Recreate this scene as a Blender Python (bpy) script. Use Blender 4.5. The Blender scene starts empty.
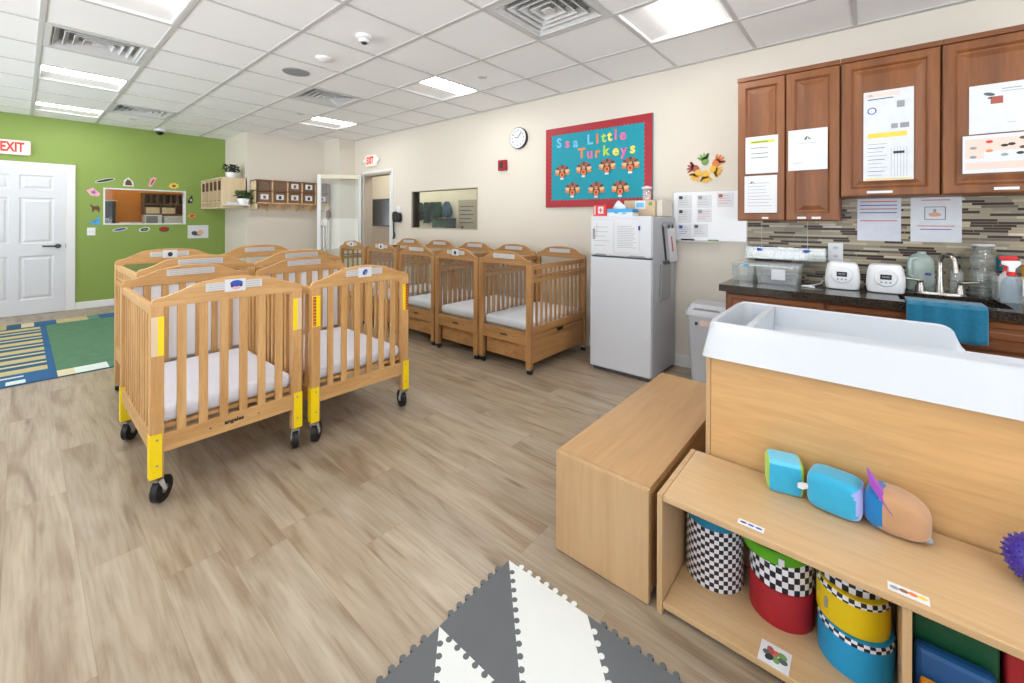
import bpy, bmesh, math, random
from mathutils import Vector, Matrix
random.seed(7)
PI = math.pi
sc = bpy.context.scene
COL = sc.collection

# ------------------------------------------------------------------ materials
def lin(c):
    if isinstance(c, str):
        c = tuple(int(c[i:i+2], 16)/255 for i in (0, 2, 4))
    return tuple((v/12.92 if v <= .04045 else ((v+.055)/1.055)**2.4) for v in c) + (1,)
def new_mat(name):
    m = bpy.data.materials.new(name); m.use_nodes = True
    nt = m.node_tree; b = nt.nodes['Principled BSDF']
    return m, nt, b
def N(nt, t, **kw):
    n = nt.nodes.new(t)
    for k, v in kw.items():
        if k in n.inputs.keys() if isinstance(k, str) else False: n.inputs[k].default_value = v
        else: setattr(n, k, v)
    return n
def math_n(nt, op, a, b=None, c=None):
    n = nt.nodes.new('ShaderNodeMath'); n.operation = op
    for i, v in enumerate((a, b, c)):
        if v is None: continue
        if isinstance(v, (int, float)): n.inputs[i].default_value = v
        else: nt.links.new(v, n.inputs[i])
    return n.outputs[0]
def mixc(nt, fac, a, b, mode='MIX'):
    n = nt.nodes.new('ShaderNodeMix'); n.data_type = 'RGBA'; n.blend_type = mode
    for s, v in ((n.inputs[0], fac), (n.inputs[6], a), (n.inputs[7], b)):
        if isinstance(v, (int, float)): s.default_value = v
        elif isinstance(v, tuple): s.default_value = v
        else: nt.links.new(v, s)
    return n.outputs[2]
def plain(name, col, rough=.5, metal=0, var=.04, scale=12, bump=0, bscale=200, emit=0, spec=None, sheen=0):
    m, nt, b = new_mat(name)
    c = lin(col)
    tc = nt.nodes.new('ShaderNodeTexCoord')
    no = nt.nodes.new('ShaderNodeTexNoise'); no.inputs['Scale'].default_value = scale; no.inputs['Detail'].default_value = 3
    nt.links.new(tc.outputs['Object'], no.inputs['Vector'])
    d = tuple(v*(1-var*2) for v in c[:3]) + (1,)
    e = tuple(min(1, v*(1+var*2)) for v in c[:3]) + (1,)
    nt.links.new(mixc(nt, no.outputs['Fac'], d, e), b.inputs['Base Color'])
    b.inputs['Roughness'].default_value = rough; b.inputs['Metallic'].default_value = metal
    if spec is not None: b.inputs['Specular IOR Level'].default_value = spec
    if sheen: b.inputs['Sheen Weight'].default_value = sheen
    if emit:
        b.inputs['Emission Color'].default_value = c; b.inputs['Emission Strength'].default_value = emit
    if bump:
        n2 = nt.nodes.new('ShaderNodeTexNoise'); n2.inputs['Scale'].default_value = bscale
        nt.links.new(tc.outputs['Object'], n2.inputs['Vector'])
        bp = nt.nodes.new('ShaderNodeBump'); bp.inputs['Strength'].default_value = bump; bp.inputs['Distance'].default_value = .002
        nt.links.new(n2.outputs['Fac'], bp.inputs['Height']); nt.links.new(bp.outputs[0], b.inputs['Normal'])
    return m
def wood(name, c1, c2, axis='z', scale=1, rough=.4, knots=.0, line=.5):
    """grain running along an axis of the object"""
    m, nt, b = new_mat(name)
    tc = nt.nodes.new('ShaderNodeTexCoord'); mp = nt.nodes.new('ShaderNodeMapping')
    s = {'x': (1.2, 14, 14), 'y': (14, 1.2, 14), 'z': (14, 14, 1.2)}[axis]
    mp.inputs['Scale'].default_value = tuple(v*scale for v in s)
    nt.links.new(tc.outputs['Object'], mp.inputs['Vector'])
    n1 = nt.nodes.new('ShaderNodeTexNoise'); n1.inputs['Scale'].default_value = 1; n1.inputs['Detail'].default_value = 6; n1.inputs['Distortion'].default_value = .6
    n2 = nt.nodes.new('ShaderNodeTexNoise'); n2.inputs['Scale'].default_value = 4.5; n2.inputs['Detail'].default_value = 4; n2.inputs['Distortion'].default_value = 1.2
    for n in (n1, n2): nt.links.new(mp.outputs[0], n.inputs['Vector'])
    r = nt.nodes.new('ShaderNodeValToRGB'); r.color_ramp.elements[0].position = .3; r.color_ramp.elements[1].position = .72
    r.color_ramp.elements[0].color = lin(c2); r.color_ramp.elements[1].color = lin(c1)
    nt.links.new(n1.outputs['Fac'], r.inputs['Fac'])
    r2 = nt.nodes.new('ShaderNodeValToRGB'); r2.color_ramp.elements[0].position = .35; r2.color_ramp.elements[1].position = .6
    r2.color_ramp.elements[0].color = (.72, .66, .6, 1); r2.color_ramp.elements[1].color = (1, 1, 1, 1)
    nt.links.new(n2.outputs['Fac'], r2.inputs['Fac'])
    out = mixc(nt, line, r.outputs[0], r2.outputs[0], 'MULTIPLY')
    if knots:
        v = nt.nodes.new('ShaderNodeTexVoronoi'); v.inputs['Scale'].default_value = .45
        nt.links.new(mp.outputs[0], v.inputs['Vector'])
        k = nt.nodes.new('ShaderNodeValToRGB'); k.color_ramp.elements[0].position = .05; k.color_ramp.elements[1].position = .16
        k.color_ramp.elements[0].color = (.35, .22, .12, 1); k.color_ramp.elements[1].color = (1, 1, 1, 1)
        nt.links.new(v.outputs['Distance'], k.inputs['Fac'])
        out = mixc(nt, knots, out, k.outputs[0], 'MULTIPLY')
    nt.links.new(out, b.inputs['Base Color']); b.inputs['Roughness'].default_value = rough
    return m
def glassy(name, tint=(1, 1, 1), refl=.08, rough=.02, cloud=0, cap=.6):
    m, nt, b = new_mat(name)
    t = nt.nodes.new('ShaderNodeBsdfTransparent'); t.inputs[0].default_value = tuple(tint) + (1,)
    g = nt.nodes.new('ShaderNodeBsdfGlossy'); g.inputs['Roughness'].default_value = rough
    f = nt.nodes.new('ShaderNodeFresnel'); f.inputs[0].default_value = 1.35
    mx = nt.nodes.new('ShaderNodeMixShader')
    fac = math_n(nt, 'ADD', f.outputs[0], refl); fac = math_n(nt, 'MINIMUM', fac, cap)
    nt.links.new(fac, mx.inputs[0]); nt.links.new(t.outputs[0], mx.inputs[1]); nt.links.new(g.outputs[0], mx.inputs[2])
    out = mx.outputs[0]
    if cloud:
        d = nt.nodes.new('ShaderNodeBsdfDiffuse'); d.inputs[0].default_value = tuple(tint) + (1,)
        m2 = nt.nodes.new('ShaderNodeMixShader'); m2.inputs[0].default_value = cloud
        nt.links.new(out, m2.inputs[1]); nt.links.new(d.outputs[0], m2.inputs[2]); out = m2.outputs[0]
    nt.links.new(out, nt.nodes['Material Output'].inputs[0])
    return m
def floor_mat():
    m, nt, b = new_mat('floor_planks')
    tc = nt.nodes.new('ShaderNodeTexCoord'); sp = nt.nodes.new('ShaderNodeSeparateXYZ')
    nt.links.new(tc.outputs['Object'], sp.inputs[0]); X, Y = sp.outputs[0], sp.outputs[1]
    W, L = .185, 1.22
    row = math_n(nt, 'FLOOR', math_n(nt, 'DIVIDE', math_n(nt, 'ADD', Y, 20.02), W))
    wn = nt.nodes.new('ShaderNodeTexWhiteNoise'); wn.noise_dimensions = '1D'; nt.links.new(row, wn.inputs['W'])
    xo = math_n(nt, 'ADD', X, math_n(nt, 'MULTIPLY', wn.outputs[0], L)); xd = math_n(nt, 'DIVIDE', math_n(nt, 'ADD', xo, 20), L)
    col = math_n(nt, 'FLOOR', xd)
    cid = nt.nodes.new('ShaderNodeCombineXYZ'); nt.links.new(col, cid.inputs[0]); nt.links.new(row, cid.inputs[1])
    w2 = nt.nodes.new('ShaderNodeTexWhiteNoise'); w2.noise_dimensions = '3D'; nt.links.new(cid.outputs[0], w2.inputs['Vector'])
    # grain
    gv = nt.nodes.new('ShaderNodeCombineXYZ')
    nt.links.new(math_n(nt, 'ADD', math_n(nt, 'MULTIPLY', X, 1.3), math_n(nt, 'MULTIPLY', w2.outputs[0], 37)), gv.inputs[0])
    nt.links.new(math_n(nt, 'ADD', math_n(nt, 'MULTIPLY', Y, 9), math_n(nt, 'MULTIPLY', w2.outputs[0], 91)), gv.inputs[1])
    n1 = nt.nodes.new('ShaderNodeTexNoise'); n1.inputs['Scale'].default_value = 1.15; n1.inputs['Detail'].default_value = 5; n1.inputs['Distortion'].default_value = 1.1
    nt.links.new(gv.outputs[0], n1.inputs['Vector'])
    gv2 = nt.nodes.new('ShaderNodeCombineXYZ')
    nt.links.new(math_n(nt, 'MULTIPLY', X, 3), gv2.inputs[0]); nt.links.new(math_n(nt, 'MULTIPLY', Y, 60), gv2.inputs[1]); nt.links.new(w2.outputs[0], gv2.inputs[2])
    n2 = nt.nodes.new('ShaderNodeTexNoise'); n2.inputs['Scale'].default_value = 1.6; n2.inputs['Detail'].default_value = 4
    nt.links.new(gv2.outputs[0], n2.inputs['Vector'])
    r = nt.nodes.new('ShaderNodeValToRGB'); e = r.color_ramp.elements
    e[0].position = .25; e[0].color = lin('806e5b'); e[1].position = .68; e[1].color = lin('ada08e')
    k = e.new(.36); k.color = lin('8f7d69'); k = e.new(.46); k.color = lin('9f917e')
    nt.links.new(n1.outputs['Fac'], r.inputs['Fac'])
    # per plank tint
    tint = nt.nodes.new('ShaderNodeValToRGB'); e = tint.color_ramp.elements
    e[0].color = (.86, .84, .81, 1); e[1].color = (1.0, 1.0, 1.0, 1); k = e.new(.5); k.color = (.97, .92, .86, 1)
    nt.links.new(w2.outputs[0], tint.inputs['Fac'])
    c = mixc(nt, .9, r.outputs[0], tint.outputs[0], 'MULTIPLY')
    fine = nt.nodes.new('ShaderNodeValToRGB'); e = fine.color_ramp.elements
    e[0].position = .34; e[0].color = (.70, .66, .62, 1); e[1].position = .56; e[1].color = (1, 1, 1, 1)
    nt.links.new(n2.outputs['Fac'], fine.inputs['Fac'])
    c = mixc(nt, .55, c, fine.outputs[0], 'MULTIPLY')
    # knots and dark cathedral streaks
    kv = nt.nodes.new('ShaderNodeCombineXYZ')
    nt.links.new(math_n(nt, 'MULTIPLY', X, 1.5), kv.inputs[0]); nt.links.new(math_n(nt, 'MULTIPLY', Y, 8), kv.inputs[1])
    vo = nt.nodes.new('ShaderNodeTexVoronoi'); vo.inputs['Scale'].default_value = 1.0; nt.links.new(kv.outputs[0], vo.inputs['Vector'])
    kr = nt.nodes.new('ShaderNodeValToRGB'); e = kr.color_ramp.elements
    e[0].position = .03; e[0].color = lin('7a5c3e'); e[1].position = .13; e[1].color = (1, 1, 1, 1)
    nt.links.new(vo.outputs['Distance'], kr.inputs['Fac'])
    c = mixc(nt, .55, c, kr.outputs[0], 'MULTIPLY')
    # seams
    fy = math_n(nt, 'FRACT', math_n(nt, 'DIVIDE', math_n(nt, 'ADD', Y, 20.02), W)); fx = math_n(nt, 'FRACT', xd)
    s1 = math_n(nt, 'LESS_THAN', math_n(nt, 'MINIMUM', fy, math_n(nt, 'SUBTRACT', 1, fy)), .006)
    s2 = math_n(nt, 'LESS_THAN', math_n(nt, 'MINIMUM', fx, math_n(nt, 'SUBTRACT', 1, fx)), .0011)
    s = math_n(nt, 'MULTIPLY', math_n(nt, 'MAXIMUM', s1, s2), .55)
    c = mixc(nt, s, c, lin('7d6850'))
    nt.links.new(c, b.inputs['Base Color'])
    b.inputs['Roughness'].default_value = .36
    bp = nt.nodes.new('ShaderNodeBump'); bp.inputs['Strength'].default_value = .12; bp.inputs['Distance'].default_value = .001
    nt.links.new(n2.outputs['Fac'], bp.inputs['Height']); nt.links.new(bp.outputs[0], b.inputs['Normal'])
    return m
def mosaic_mat():
    m, nt, b = new_mat('glass_mosaic')
    tc = nt.nodes.new('ShaderNodeTexCoord'); sp = nt.nodes.new('ShaderNodeSeparateXYZ')
    nt.links.new(tc.outputs['Object'], sp.inputs[0]); X, Z = sp.outputs[0], sp.outputs[2]
    H, L = .0165, .15
    rz = math_n(nt, 'DIVIDE', math_n(nt, 'ADD', Z, 5), H); row = math_n(nt, 'FLOOR', rz)
    wn = nt.nodes.new('ShaderNodeTexWhiteNoise'); wn.noise_dimensions = '1D'; nt.links.new(row, wn.inputs['W'])
    ln = math_n(nt, 'ADD', math_n(nt, 'MULTIPLY', wn.outputs[0], .09), .09)
    xd = math_n(nt, 'DIVIDE', math_n(nt, 'ADD', math_n(nt, 'ADD', X, 9), math_n(nt, 'MULTIPLY', wn.outputs[0], 3)), ln)
    col = math_n(nt, 'FLOOR', xd)
    cid = nt.nodes.new('ShaderNodeCombineXYZ'); nt.links.new(col, cid.inputs[0]); nt.links.new(row, cid.inputs[1])
    w2 = nt.nodes.new('ShaderNodeTexWhiteNoise'); w2.noise_dimensions = '3D'; nt.links.new(cid.outputs[0], w2.inputs['Vector'])
    r = nt.nodes.new('ShaderNodeValToRGB'); r.color_ramp.interpolation = 'CONSTANT'; e = r.color_ramp.elements
    e[0].position = 0; e[0].color = lin('3a2822'); e[1].position = .28; e[1].color = lin('a6967b')
    for p, c in ((.42, '8b8474'), (.6, 'b6ab94'), (.76, '6c6358'), (.84, '9c927e'), (.95, 'c9c3b4')):
        k = e.new(p); k.color = lin(c)
    nt.links.new(w2.outputs[0], r.inputs['Fac'])
    fz = math_n(nt, 'FRACT', rz); fx = math_n(nt, 'FRACT', xd)
    s1 = math_n(nt, 'LESS_THAN', math_n(nt, 'MINIMUM', fz, math_n(nt, 'SUBTRACT', 1, fz)), .07)
    s2 = math_n(nt, 'LESS_THAN', math_n(nt, 'MINIMUM', fx, math_n(nt, 'SUBTRACT', 1, fx)), .008)
    c = mixc(nt, math_n(nt, 'MAXIMUM', s1, s2), r.outputs[0], lin('8f8573'))
    nt.links.new(c, b.inputs['Base Color']); b.inputs['Roughness'].default_value = .35; b.inputs['Specular IOR Level'].default_value = .3
    return m
def checker_mat(name, n, h, a='14141a', c='e4e2ea', z0=0.0):
    m, nt, b = new_mat(name)
    tc = nt.nodes.new('ShaderNodeTexCoord'); sp = nt.nodes.new('ShaderNodeSeparateXYZ')
    nt.links.new(tc.outputs['Object'], sp.inputs[0])
    ang = math_n(nt, 'FLOOR', math_n(nt, 'MULTIPLY', math_n(nt, 'ADD', math_n(nt, 'ARCTAN2', sp.outputs[1], sp.outputs[0]), 4), n/(2*PI)))
    zz = math_n(nt, 'FLOOR', math_n(nt, 'DIVIDE', math_n(nt, 'ADD', sp.outputs[2], 1+z0), h))
    f = math_n(nt, 'MODULO', math_n(nt, 'ADD', ang, zz), 2)
    nt.links.new(mixc(nt, f, lin(a), lin(c)), b.inputs['Base Color']); b.inputs['Roughness'].default_value = .45
    return m
def granite_mat():
    m, nt, b = new_mat('dark_granite')
    tc = nt.nodes.new('ShaderNodeTexCoord'); v = nt.nodes.new('ShaderNodeTexNoise'); v.inputs['Scale'].default_value = 220; v.inputs['Detail'].default_value = 4
    nt.links.new(tc.outputs['Object'], v.inputs['Vector'])
    r = nt.nodes.new('ShaderNodeValToRGB'); e = r.color_ramp.elements
    e[0].position = .45; e[0].color = lin('1a1715'); e[1].position = .7; e[1].color = lin('5b5148')
    nt.links.new(v.outputs['Fac'], r.inputs['Fac']); nt.links.new(r.outputs[0], b.inputs['Base Color'])
    b.inputs['Roughness'].default_value = .12
    return m
def tile_mat():
    m = plain('ceiling_tile', 'f1f2f4', .9, var=.01, scale=3)
    nt = m.node_tree; b = nt.nodes['Principled BSDF']
    tc = nt.nodes.new('ShaderNodeTexCoord'); n = nt.nodes.new('ShaderNodeTexNoise'); n.inputs['Scale'].default_value = 90; n.inputs['Detail'].default_value = 5
    nt.links.new(tc.outputs['Object'], n.inputs['Vector'])
    bp = nt.nodes.new('ShaderNodeBump'); bp.inputs['Strength'].default_value = .25; bp.inputs['Distance'].default_value = .003
    nt.links.new(n.outputs['Fac'], bp.inputs['Height']); nt.links.new(bp.outputs[0], b.inputs['Normal'])
    return m
def foil_mat(name, c='dfe3ee'):
    m = plain(name, c, .18, var=.05, scale=20, bump=.8, bscale=35)
    return m

M = {}
def mk(k, *a, **kw): M[k] = plain(k, *a, **kw)
mk('cream', 'd1cabe', .75, var=.01, scale=2, bump=.08, bscale=300)
mk('green_paint', '7f9647', .6, var=.015, scale=2, bump=.08, bscale=300)
mk('white_trim', 'd9dadb', .45, var=.01)
mk('grid_white', 'c4c4c3', .6, var=.01)
mk('white_paint', 'cfd1d6', .4, var=.01)
mk('steel', 'a9a6a0', .3, metal=1, var=.03)
mk('nickel', 'c0bab2', .22, metal=1, var=.02)
mk('dark_metal', '5e5c5a', .3, metal=1); mk('black', '141416', .4); mk('rubber', '101012', .55); mk('dark', '2b2724', .5)
mk('white_plastic', 'e3e5e8', .3, var=.01); mk('tray_plastic', 'c3c7cd', .28, var=.01)
mk('fridge_white', 'c9ccd2', .32, var=.01, bump=.15, bscale=700)
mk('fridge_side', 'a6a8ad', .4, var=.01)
mk('grey_can', 'c6c8cd', .4, var=.01); mk('grey', '8d8f92', .5); mk('dark_grey', '4a4b4d', .6)
mk('paper', 'd2d4d8', .6, var=.01); mk('paper_ink', '8b8d95', .7, var=.02); mk('ink_dark', '2b2d36', .7)
mk('ink_blue', '2e4fa5', .6); mk('ink_red', 'c4524a', .6); mk('ink_green', '5f9a3c', .6); mk('ink_yellow', 'e3c34c', .6); mk('ink_pink', 'dfc4b8', .6)
mk('mattress', 'd9dbe6', .8, var=.015, scale=8, bump=.25, bscale=60)
mk('label_silver', 'c6c6c6', .35, var=.05, scale=60); mk('label_tan', 'c9a98a', .4, var=.05, scale=60)
mk('yellow', 'f0d000', .4, var=.02); mk('sticker_red', 'a8362a', .5)
mk('sticker_tan', 'd8bfa0', .5)
mk('red', '9c1020', .5); mk('bright_red', 'd41f1f', .4); mk('exit_red', 'e0261e', .4, emit=.5)
mk('exit_face', 'eadbd0', .4, emit=.25)
mk('teal', '058c9e', .7, var=.02); mk('foam_grey', '5b5d60', .8, var=.02, bump=.3, bscale=350); mk('foam_white', 'd2d4d1', .8, var=.01, bump=.3, bscale=350)
mk('towel', '0b6c8e', .95, var=.12, scale=60, bump=1, bscale=250, sheen=.3)
mk('plush_blue', '2aa0c6', .9, var=.06, scale=25, bump=.6, bscale=150, sheen=.4); mk('plush_light', '5fc0e2', .9, var=.05, bump=.6, bscale=150, sheen=.4)
mk('plush_lime', 'a4cc1d', .9, sheen=.3); mk('plush_lavender', '9aa2dd', .9, sheen=.3, bump=.5)
mk('plush_tan', 'b58a64', .9, var=.05, scale=20, sheen=.4, bump=.5, bscale=120); mk('plush_deep', '0a74b4', .9, sheen=.3); mk('plush_purple', '8a35a0', .9, sheen=.3)
mk('foam_blue', '128fc0', .5, var=.03); mk('foam_teal', '0f7ba0', .5); mk('foam_red', '9c1420', .5); mk('foam_yellow', 'e2c000', .5); mk('foam_green', '55a512', .5)
mk('foam_dkgreen_shaded', '0a4c2c', .5); mk('foam_blue_shaded', '124c82', .5); mk('foam_orange', 'e08a10', .5)  # green and blue darkened to carry the deep shade inside the shelf
mk('ball_purple', '3c2a92', .3, spec=.6)
mk('orange_wall', 'c9780a', .7, var=.02); mk('beyond_cream', 'd0c9b4', .7, var=.02); mk('taupe', 'a59a8a', .7, var=.02)
mk('leaf', '2c4a1c', .6, var=.25, scale=40); mk('leaf_dark', '16240f', .6, var=.25, scale=40)
mk('coat', '2c3f3c', .9, var=.12, scale=30); mk('coat_blue', '33475a', .9, var=.3, scale=30); mk('slate', '4d5d5a', .6)
mk('brown', '5a3a22', .6); mk('mid_brown', '7c5330', .6); mk('orange', 'd5702a', .6); mk('tan', 'd2ad84', .6); mk('skin', 'd0a083', .6)
mk('purple', '4b3c94', .6); mk('pink', 'dc9fae', .6); mk('sky', '3f9ed4', .6); mk('lime', '9bcb2c', .6); mk('cardboard', 'c2ab8e', .8, var=.03)
mk('cubby_dark', '6d5440', .6, var=.08)
mk('rug_green', '4f7659', 1, var=.12, scale=14, bump=.6, bscale=400); mk('rug_blue', '225682', 1, var=.05); mk('rug_teal', '1d5068', 1, var=.08)
mk('rug_cream', 'c9bf9c', 1, var=.04); mk('rug_beige', 'b6a878', 1, var=.04); mk('rug_white', 'c9d4cc', 1, var=.04); mk('rug_sage', '54806a', 1)
mk('liquid_blue', '6f92ac', .3); mk('liquid_yellow', 'd9a500', .4); mk('outside', '9aa8a0', .9)
mk('vent_white', 'c9cacb', .5); mk('vent_dark', '3b3b3c', .7)
mk('paper_green', '6c9650', .7); mk('paper_maroon', '9c5244', .7); mk('paper_orange', 'd8793f', .7); mk('paper_gold', 'e2ae3c', .7)
mk('l_blue', '6fb6da', .6); mk('l_pink', 'd06a9c', .6); mk('l_yellow', 'e8d552', .6); mk('l_orange', 'e07f42', .6); mk('l_lime', 'a7cf4a', .6)
M['floor'] = floor_mat(); M['mosaic'] = mosaic_mat(); M['granite'] = granite_mat(); M['tile'] = tile_mat()
M['check'] = checker_mat('check_fine', 40, .0145); M['check2'] = checker_mat('check_medium', 34, .0185)
M['foil'] = foil_mat('foil_pouch', 'c6cad6'); M['sheet_protector'] = foil_mat('plastic_sleeve', 'cfd3da')
M['crib_z'] = wood('crib_wood_upright', 'd2a76f', 'bc8d55', 'z', knots=.5)
M['crib_x'] = wood('crib_wood_across', 'd2a76f', 'bc8d55', 'x', knots=.5)
M['crib_y'] = wood('crib_wood_lengthwise', 'd2a76f', 'bc8d55', 'y', knots=.5)
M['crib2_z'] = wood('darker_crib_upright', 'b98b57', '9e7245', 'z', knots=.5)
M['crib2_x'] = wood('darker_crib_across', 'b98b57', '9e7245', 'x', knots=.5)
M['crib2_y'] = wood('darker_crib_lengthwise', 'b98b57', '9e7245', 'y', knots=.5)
M['maple_x'] = wood('maple_across', 'cbac84', 'bb996e', 'x', .6, .35, line=.25)
M['maple_y'] = wood('maple_deep', 'bf996b', 'aa8356', 'y', .6, .35, line=.25)
M['maple_z'] = wood('maple_upright', 'c4a37a', 'b39067', 'z', .6, .35, line=.25)
M['panel_x'] = wood('table_panel', 'd3a975', 'c49a65', 'x', .7, .35, line=.35)
M['birch'] = wood('birch', 'dccaa8', 'cbb48e', 'z', .6, .45, line=.2)
M['cherry_z'] = wood('cherry_upright', '8a5429', '6a3c1b', 'z', .8, .45, line=.35)
M['cherry_x'] = wood('cherry_across', '844e26', '653819', 'x', .8, .45, line=.35)
M['glass'] = glassy('window_glass', (.93, .96, .95), .0, cap=.035)
M['door_glass'] = glassy('door_glass', (.97, .985, .975), .0, cloud=.03, cap=.08)
M['clear_plastic'] = glassy('clear_plastic', (.90, .93, .93), .06, .1, cloud=.22)
M['jug_plastic'] = glassy('jug_plastic', (.72, .84, .80), .06, .15, cloud=.45)
M['acrylic'] = glassy('frosted_acrylic', (.88, .9, .94), .05, .2, cloud=.85)
M['clear_acrylic'] = glassy('clear_acrylic', (.95, .96, .95), .0, .05, cloud=.02, cap=.05)
M['clear_glass'] = glassy('clear_glass', (.88, .92, .9), .1, .02, cloud=.12)
def emitter(name, c, s):
    m, nt, b = new_mat(name); b.inputs['Base Color'].default_value = (.8, .8, .8, 1)
    b.inputs['Emission Color'].default_value = c; b.inputs['Emission Strength'].default_value = s
    return m
M['lens'] = emitter('lamp_lens', (1, .985, .95, 1), 30)
M['lens_side'] = emitter('lamp_side_panel', (1, .98, .95, 1), .10)
M['lcd'] = plain('lcd', '1d2326', .2)

# ------------------------------------------------------------------ mesh collector
class MB:
    def __init__(s): s.v = []; s.f = []; s.m = []; s.mats = []
    def mi(s, k):
        if k not in s.mats: s.mats.append(k)
        return s.mats.index(k)
    def add(s, vs, fs, k):
        o = len(s.v); s.v += [Vector(v) for v in vs]; i = s.mi(k)
        for f in fs: s.f.append([o+a for a in f]); s.m.append(i)
        return s
    def box(s, x0, x1, y0, y1, z0, z1, k='paper'):
        x0, x1 = sorted((x0, x1)); y0, y1 = sorted((y0, y1)); z0, z1 = sorted((z0, z1))
        return s.add([(x0,y0,z0),(x1,y0,z0),(x1,y1,z0),(x0,y1,z0),(x0,y0,z1),(x1,y0,z1),(x1,y1,z1),(x0,y1,z1)],
                     [(0,3,2,1),(4,5,6,7),(0,1,5,4),(1,2,6,5),(2,3,7,6),(3,0,4,7)], k)
    def rings(s, rs, k, cap0=True, cap1=True, closed=True):
        """rs: list of rings with equal vertex counts; k a material or a list of one per band"""
        n = len(rs[0]); o = len(s.v)
        for r in rs: s.v += [Vector(p) for p in r]
        for i in range(len(rs)-1):
            kk = k[i] if isinstance(k, list) else k; mi = s.mi(kk)
            for j in range(n if closed else n-1):
                a = o+i*n+j; b = o+i*n+(j+1) % n
                s.f.append([a, b, b+n, a+n]); s.m.append(mi)
        k0 = k[0] if isinstance(k, list) else k; k1 = k[-1] if isinstance(k, list) else k
        if cap0 and n > 2: s.f.append([o+j for j in range(n-1, -1, -1)]); s.m.append(s.mi(cap0 if isinstance(cap0, str) else k0))
        if cap1 and n > 2: s.f.append([o+(len(rs)-1)*n+j for j in range(n)]); s.m.append(s.mi(cap1 if isinstance(cap1, str) else k1))
        return s
    def cyl(s, p0, p1, r0, r1=None, k='steel', seg=16, caps=True):
        p0, p1 = Vector(p0), Vector(p1); r1 = r0 if r1 is None else r1
        d = (p1-p0).normalized(); u = d.orthogonal().normalized(); w = d.cross(u)
        R = [[p+(u*math.cos(2*PI*i/seg)+w*math.sin(2*PI*i/seg))*r for i in range(seg)] for p, r in ((p0, r0), (p1, r1))]
        return s.rings(R, k, caps, caps)
    def tube(s, pts, r, k='steel', seg=10):
        pts = [Vector(p) for p in pts]; R = []
        t = (pts[1]-pts[0]).normalized(); u = t.orthogonal().normalized()
        for i, p in enumerate(pts):
            a = pts[max(0, i-1)]; b = pts[min(len(pts)-1, i+1)]; t = (b-a).normalized()
            u = (u-t*u.dot(t)).normalized(); w = t.cross(u)
            rr = r[i] if isinstance(r, (list, tuple)) else r
            R.append([p+(u*math.cos(2*PI*j/seg)+w*math.sin(2*PI*j/seg))*rr for j in range(seg)])
        return s.rings(R, k)
    def lathe(s, prof, c, k='steel', seg=24, sx=1, sy=1):
        c = Vector(c)
        R = [[c+Vector((r*sx*math.cos(2*PI*j/seg), r*sy*math.sin(2*PI*j/seg), z)) for j in range(seg)] for r, z in prof]
        return s.rings(R, k)
    def prism(s, pts, o, u, w, d, k='paper'):
        """pts in the plane o + a*u + b*w, extruded by vector d"""
        o, u, w, d = Vector(o), Vector(u), Vector(w), Vector(d)
        A = [o+u*a+w*b for a, b in pts]; n = len(A)
        fs = [list(range(n-1, -1, -1)), [n+i for i in range(n)]]+[[i, (i+1) % n, n+(i+1) % n, n+i] for i in range(n)]
        return s.add(A+[p+d for p in A], fs, k)
    def ball(s, c, r, k='paper', seg=14, rot=0, e=1.0, kf=None, squash=None):
        """superellipsoid; e<1 boxy; kf(local unit vector) picks a material per face"""
        c = Vector(c); r = Vector(r if isinstance(r, (tuple, list)) else (r, r, r)); rows = seg//2+1
        sg = lambda v: math.copysign(abs(v)**e, v)
        cr, sr = math.cos(rot), math.sin(rot); o = len(s.v); L = []
        for i in range(rows+1):
            th = PI*i/rows
            for j in range(seg):
                ph = 2*PI*j/seg
                p = Vector((sg(math.sin(th))*sg(math.cos(ph)), sg(math.sin(th))*sg(math.sin(ph)), sg(math.cos(th))))
                L.append(p.copy())
                if squash: p = squash(p)
                p = Vector((p.x*r.x, p.y*r.y, p.z*r.z))
                s.v.append(c+Vector((p.x*cr-p.y*sr, p.x*sr+p.y*cr, p.z)))
        for i in range(rows):
            for j in range(seg):
                a, b, c2, d = i*seg+j, i*seg+(j+1) % seg, (i+1)*seg+(j+1) % seg, (i+1)*seg+j
                if i == 0: f = [a, c2, d]
                elif i == rows-1: f = [a, d, b]
                else: f = [a, d, c2, b]
                if i == 0: f = [a, d, c2]
                kk = kf((L[a]+L[c2])/2) if kf else k
                s.f.append([o+q for q in f]); s.m.append(s.mi(kk))
        return s
    def text(s, t, size, o, u, w, depth, k, bold=0.0, sx=1.0):
        cu = bpy.data.curves.new('lettering', 'FONT'); cu.body = t; cu.size = size; cu.extrude = depth; cu.offset = bold; cu.resolution_u = 3
        cu.align_x = 'CENTER'; cu.align_y = 'CENTER'
        ob = bpy.data.objects.new('lettering', cu); COL.objects.link(ob)
        me = bpy.data.meshes.new_from_object(ob.evaluated_get(bpy.context.evaluated_depsgraph_get()))
        o, u, w = Vector(o), Vector(u), Vector(w); nn = u.cross(w)
        s.add([o+u*(v.co.x*sx)+w*v.co.y+nn*v.co.z for v in me.vertices], [list(p.vertices) for p in me.polygons], k)
        bpy.data.objects.remove(ob); bpy.data.curves.remove(cu); bpy.data.meshes.remove(me)
        return s
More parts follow.
